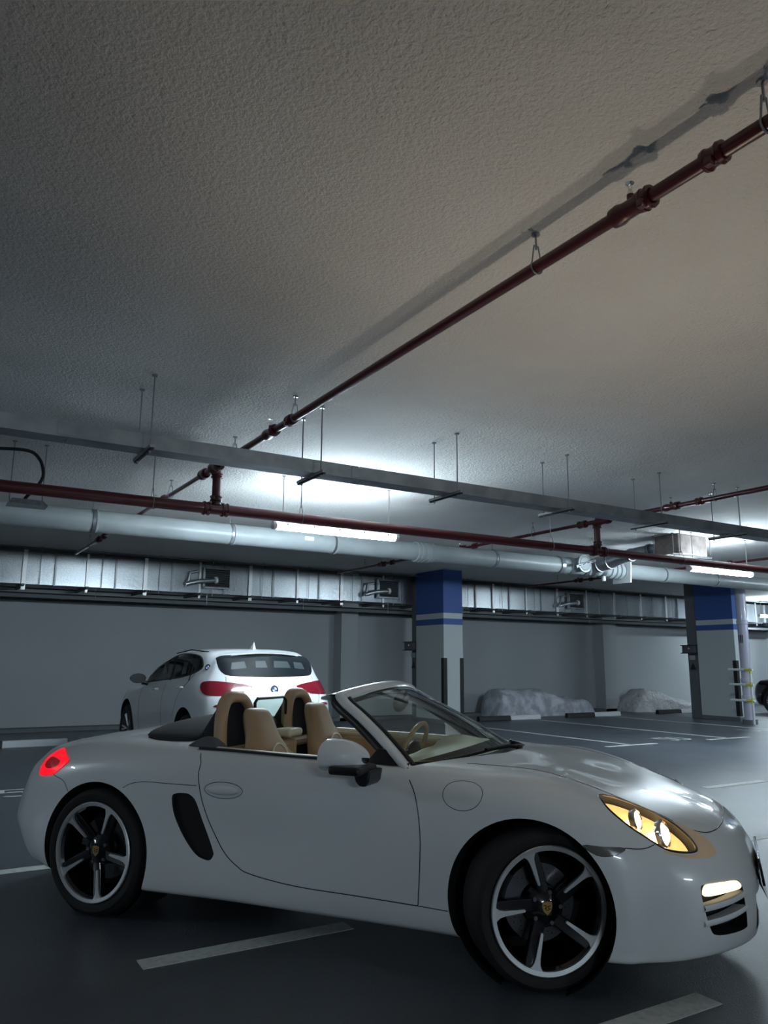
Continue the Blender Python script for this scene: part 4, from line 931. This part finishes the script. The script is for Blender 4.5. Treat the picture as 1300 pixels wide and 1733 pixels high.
# big drain pipe
FY, FZ, FR = 10.6, 3.19, .148
dp = empty('drain_pipe', (0, FY, 0), 0, 'wide pale painted drain pipe running level behind the red main', 'pipe')
xs = [-13.8, -10, -6, -2, 1.9, 3.8, 5.47, 7.02, 8.65, 10.2]
for a, b in zip(xs, xs[1:]): G().cyl((a, 0, FZ), (b, 0, FZ), FR, n=40).build('pipe_length', M['pvc'], dp)
xs = [11.9, 13.1, 14.75, 18, 22, 26, 31.8]
for a, b in zip(xs, xs[1:]): G().cyl((a, 0, FZ), (b, 0, FZ), FR, n=40).build('pipe_length', M['pvc'], dp)
for x in (-2, 1.9, 3.8, 5.47, 8.65, 13.1, 14.75, 18):
    G().lathe([(FR, -.018), (FR + .010, -.015), (FR + .010, .015), (FR, .018)], (x, 0, FZ), (1, 0, 0), 40).build('pipe_clamp', M['steel'], dp)
    G().lathe([(FR, .03), (FR + .012, .035), (FR + .012, .055), (FR, .06)], (x, 0, FZ), (1, 0, 0), 40).build('pipe_joint', M['pvc'], dp)
    G().cyl((x, 0, FZ + FR), (x, 0, H), .006, n=6).build('threaded_rod', M['steel'], dp)
for dx in (0, .07, .14, .24, .30):
    G().lathe([(FR, -.02), (FR + .022, -.018), (FR + .022, .018), (FR, .02)], (7.02 + dx, 0, FZ), (1, 0, 0), 40).build('repair_collar', M['pvc'], dp)
G().lathe([(FR, 0), (FR + .014, .0), (FR + .014, .30), (FR, .30)], (7.02, 0, FZ), (1, 0, 0), 40).build('repair_sleeve', M['pvc'], dp)
G().box((5.0, -FR - .008, FZ + .02), (.16, .02, .07)).build('paper_label', M['whitep'], dp, bevel=.008)
# access fittings on the drain
fa = empty('drain_fittings', (11.0, FY, 0), 0, 'grey cleanout fittings and round capped port between the two lengths of drain pipe', 'pipe fitting')
G().cyl((-.79, 0, FZ), (.89, 0, FZ), FR*.96, n=36).build('fitting_body', M['pvc'], fa)
for x, r, m_ in ((-.78, .024, 'galv'), (-.50, .020, 'galv'), (-.12, .02, 'steel'), (.10, .030, 'galv'), (.32, .022, 'steel'), (.55, .026, 'pvc'), (.68, .026, 'pvc'), (.80, .026, 'pvc')):
    G().lathe([(FR*.96, -.045), (FR + r, -.04), (FR + r, .04), (FR*.96, .045)], (x, 0, FZ), (1, 0, 0), 36).build('fitting_ring', M[m_], fa)
G().tube([(-.45, 0, FZ), (-.36, -.12, FZ + .02), (-.36, -.22, FZ + .03)], .135, 28).build('port_neck', M['galv'], fa)
G().lathe([(0, 0), (.13, 0), (.165, .01), (.165, .05), (.13, .05)], (-.36, -.22, FZ + .03), (0, -1, 0), 36).build('port_ring', M['galv'], fa)
G().lathe([(0, .055), (.12, .055), (.13, .045)], (-.36, -.22, FZ + .03), (0, -1, 0), 36).build('port_cap', M['pvc'], fa)
sb = G(); sb.box((-.36, -.30, FZ + .03), (.52, .012, .045), rot=Matrix.Rotation(radians(-17), 3, 'Y')); sb.build('slotted_strap', M['galv'], fa)
for k in range(4): 
    c = Vector((-.36, -.3075, FZ + .03)) + Matrix.Rotation(radians(-17), 3, 'Y') @ Vector((-.18 + .12*k, 0, 0)); G().box(c, (.07, .004, .016), rot=Matrix.Rotation(radians(-17), 3, 'Y')).build('strap_slot', M['black'], fa)
G().box((.93, 0, FZ), (.035, .46, .50), rot=Matrix.Rotation(radians(4), 3, 'Y')).build('flange_plate', M['whitep'], fa, bevel=.01)
G().cyl((.35, -.05, FZ - .14), (.35, -.05, FZ - .24), .04, n=16).build('drip_cup', M['whitep'], fa)
G().tube([(.05, 0, FZ + .0), (.08, -.12, FZ + .05), (.12, -.35, FZ + .07), (.10, -.7, FZ + .12), (.03, -1.2, FZ + .16), (-.02, -1.68, FZ + .17)], [.15, .15, .14, .115, .10, .095], 28).build('inlet_pipe', M['galv'], fa)
for t, r in (((.10, -.22, FZ + .055), .155), ((.115, -.45, FZ + .08), .145), ((.06, -1.0, FZ + .14), .12), ((-.03, -1.5, FZ + .165), .11)):
    G().lathe([(r*.9, -.03), (r, -.025), (r, .025), (r*.9, .03)], t, (.1, 1, -.08), 32).build('inlet_ring', M['steel'], fa)
# dusty box on the ceiling
bxr = empty('fan_box', (11.22, 8.65, 0), 0, 'dusty grey-brown metal box hung under the ceiling between the cable tray and the red main', 'box')
G().box((0, 0, 3.38), (.74, .50, .34)).build('casing', M['dust'], bxr, bevel=.015)
for y in (-.20, .20): G().box((.02, y, 3.195), (1.02, .04, .03)).build('support_rail', M['galv'], bxr)
for x in (-.45, .52):
    for y in (-.2, .2): rod(bxr, x, y, 3.15)
# lamps
def batten(x, label):
    r = empty('tube_light', (x, 8.25, 0), 0, label, 'light', 'ceiling tube lights'); Lh, z = .86, 2.94
    P = [(-.034, .040), (-.028, .052), (.028, .052), (.034, .040), (.034, .030), (-.034, .030)]
    G().prism([(-Lh, a, z + b) for a, b in P], (2*Lh, 0, 0)).build('housing', M['whitep'], r, angle=20)
    P = [(-.034, .032), (-.050, .018), (-.052, -.005), (-.035, -.035), (0, -.045), (.035, -.035), (.052, -.005), (.050, .018), (.034, .032)]
    G().prism([(-Lh + .05, a, z + b) for a, b in P], (2*Lh - .10, 0, 0)).build('diffuser', M['tube'], r, angle=40)
    for s in (-1, 1): G().prism([(s*(Lh - .05), a*1.05, z + b) for a, b in P], (.05*s, 0, 0)).build('end_cap', M['whitep'], r, bevel=.005)
    for k in range(5):
        for yy in (-.056, .056): G().box((-Lh*.8 + Lh*.4*k, yy, z + .018), (.03, .006, .03)).build('clip', M['steel'], r)
    for xx in (-.73, .73): rod(r, xx, 0, z + .05)
    return r
batten(4.33, 'lit tube light below the red main in the middle of the picture')
batten(11.72, 'lit tube light farther right, in front of the drain pipe')
batten(19.1, 'lit tube light beyond the right edge')
batten(-6.4, 'added fill tube light beyond the left edge')  # unseen batten, added to brighten the ceiling towards the left
for x, lab in ((-1.5, 'added fill tube light behind the camera, left'), (7.5, 'added fill tube light behind the camera, right')):
    b_ = batten(x, lab); b_.location.y = -8.0  # unseen battens added as soft fill for the near side of the car
fr_ = batten(24.2, 'distant lit tube light seen at the right edge beyond the far column'); fr_.location.y = 15.2; fr_.location.z = 0
# small cable box with loop of cable at the left
cb = empty('cable_box', (.85, 8.35, 0), 0, 'small grey box hung on two rods at the left edge', 'box')
G().prism([(-.17, -.10, 2.90), (-.13, -.08, 2.955), (.15, -.08, 2.955), (.20, -.10, 2.90)], (0, .24, 0)).build('casing', M['galv'], cb, bevel=.004)
for x in (-.15, .15): rod(cb, x, 0, 2.94)
kb = empty('cable_loop', (.85, 8.35, 0), 0, 'thick black cable looping over the left end of the red main', 'cable')
G().tube(dense([(-1.3, .1, 3.36), (-.7, .05, 3.40), (-.28, 0, 3.45), (-.02, 0, 3.465), (.085, 0, 3.40), (.13, 0, 3.30), (.135, 0, 3.20), (.08, 0, 3.09), (.01, 0, 3.0), (-.02, 0, 2.95)], 5, False), .017, 10).build('cable', M['kerbk'], kb)
# ventilation duct along the wall
DY0, DY1, DZ0, DZ1 = 16.25, 16.98, 2.81, 3.42
dc = empty('air_duct', (0, DY0, 0), 0, 'galvanised rectangular air duct running along the top of the back wall', 'duct')
x = -13.8; k = 0
while x < 31:
    L_ = 1.15; 
    g = G(); g.box((0, (DY1-DY0)/2, (DZ0+DZ1)/2), (L_ - .012, DY1-DY0, DZ1-DZ0)); o = g.build('duct_section', M['galv'], dc, bevel=.006); o.location.x = x + L_/2
    o.rotation_euler.z = radians(random.uniform(-.25, .25))
    G().box((x + L_, -.018, (DZ0+DZ1)/2), (.035, .036, DZ1-DZ0 + .02)).build('flange', M['tray'], dc)
    G().box((x + L_*.5, -.006, (DZ0+DZ1)/2), (.008, .012, DZ1-DZ0)).build('standing_seam', M['galv'], dc)
    G().box((x + L_*.5, .35, DZ0 - .03), (.045, 1.2, .04)).build('bearer', M['dgrey'], dc)
    G().box((x + L_*.5 + .02, -.035, (DZ0+DZ1)/2 - .03), (.075 if k % 2 else .045, .012, DZ1-DZ0 + .16)).build('hanger_strap', M['alu'], dc)
    rod(dc, x + L_*.5 + .30, -.05, DZ0 - .05)
    x += L_; k += 1
G().cyl((-13.8, -.6, 3.44), (31.8, -.6, 3.44), .016, n=10).build('thin_conduit', M['dgrey'], dc)
def grille(x, label):
    r = empty('air_grille', (x, DY0 - .10, 0), 0, label, 'vent', 'grilles on the air duct'); z = 3.14
    for dx in (-.29, .29): G().box((dx, 0, z), (.035, .08, .44)).build('frame_bar', M['galv'], r)
    for dz in (-.21, .21): G().box((0, 0, z + dz), (.60, .08, .035)).build('frame_bar', M['galv'], r)
    for k in range(9): G().box((0, .01, z - .165 + .041*k), (.55, .05, .008), rot=Matrix.Rotation(radians(35), 3, 'X')).build('louvre', M['galv'], r)
    G().box((0, .05, z), (.56, .01, .40)).build('back_plate', M['under'], r)
    G().tube([(-.70, -.08, z - .17), (-.45, -.12, z - .10), (-.05, -.14, z - .06)], .05, 14).build('side_pipe', M['galv'], r)
    G().tube([(-.66, -.05, z - .17), (-.62, -.05, z + .08), (-.45, -.05, z + .12)], .035, 12).build('side_pipe', M['galv'], r)
    G().lathe([(.055, 0), (.07, .01), (.07, .06), (.055, .07)], (-.10, -.14, z - .06), (1, 0, .1), 16).build('pipe_cap', M['whitep'], r)
    return r
grille(5.55, 'louvred grille with stub pipes on the air duct above the parked SUV')
grille(16.2, 'louvred grille with stub pipes on the air duct right of the blue column')
grille(9.9, 'louvred grille on the air duct just left of the blue column')
lad = empty('cable_ladder', (0, 16.75, 0), 0, 'dark cable ladder slung just below the air duct along the back wall', 'cable tray')
for y in (-.40, .34): G().box((9, y, 2.60), (45.6, .03, .07)).build('side_rail', M['dgrey'], lad)
for k in range(76):
    g = G().box((-13.6 + .6*k, -.03, 2.61), (.10 if k % 2 else .05, .70, .03)).build('rung', M['dgrey'], lad)
for k in range(5): G().cyl((-13.8, -.28 + .13*k, 2.645), (31.8, -.28 + .13*k, 2.645), .030, n=8).build('black_cable', M['kerbk'], lad)
for k in range(20): rod(lad, -13 + 2.3*k, -.43, 2.56, 2.80)
# ---------------------------------------------------------------- black car at the right edge
bk = empty('black_car', (22.1, 10.9, 0), radians(90), 'black car at the right edge beyond the rail, mostly out of the frame', 'car')
suv_parts(bk, SUVB, SREF, M['carblack'], M['tailoff'], full=False)

# ---------------------------------------------------------------- headlight throw
for s_, e in ((-1, 1.0), (1, .8)):
    for nm, d, en, sz in (('low_beam', Vector((1, -.05, -.12)), LAMP, radians(95)), ('lens_spill', Vector((.35, .1*s_, 1)), LAMP*.9, radians(150))):
        ld = bpy.data.lights.new(nm, 'SPOT'); ld.energy = en*e; ld.spot_size = sz; ld.spot_blend = .6; ld.shadow_soft_size = .05; ld.color = (1, .86, .68)
        lo = bpy.data.objects.new(nm, ld); COL.objects.link(lo); lo.parent = roadster
        c = Vector((3.05, .66*s_, .68)) + d.normalized()*.08; lo.location = c; lo.rotation_euler = d.to_track_quat('-Z', 'Y').to_euler()
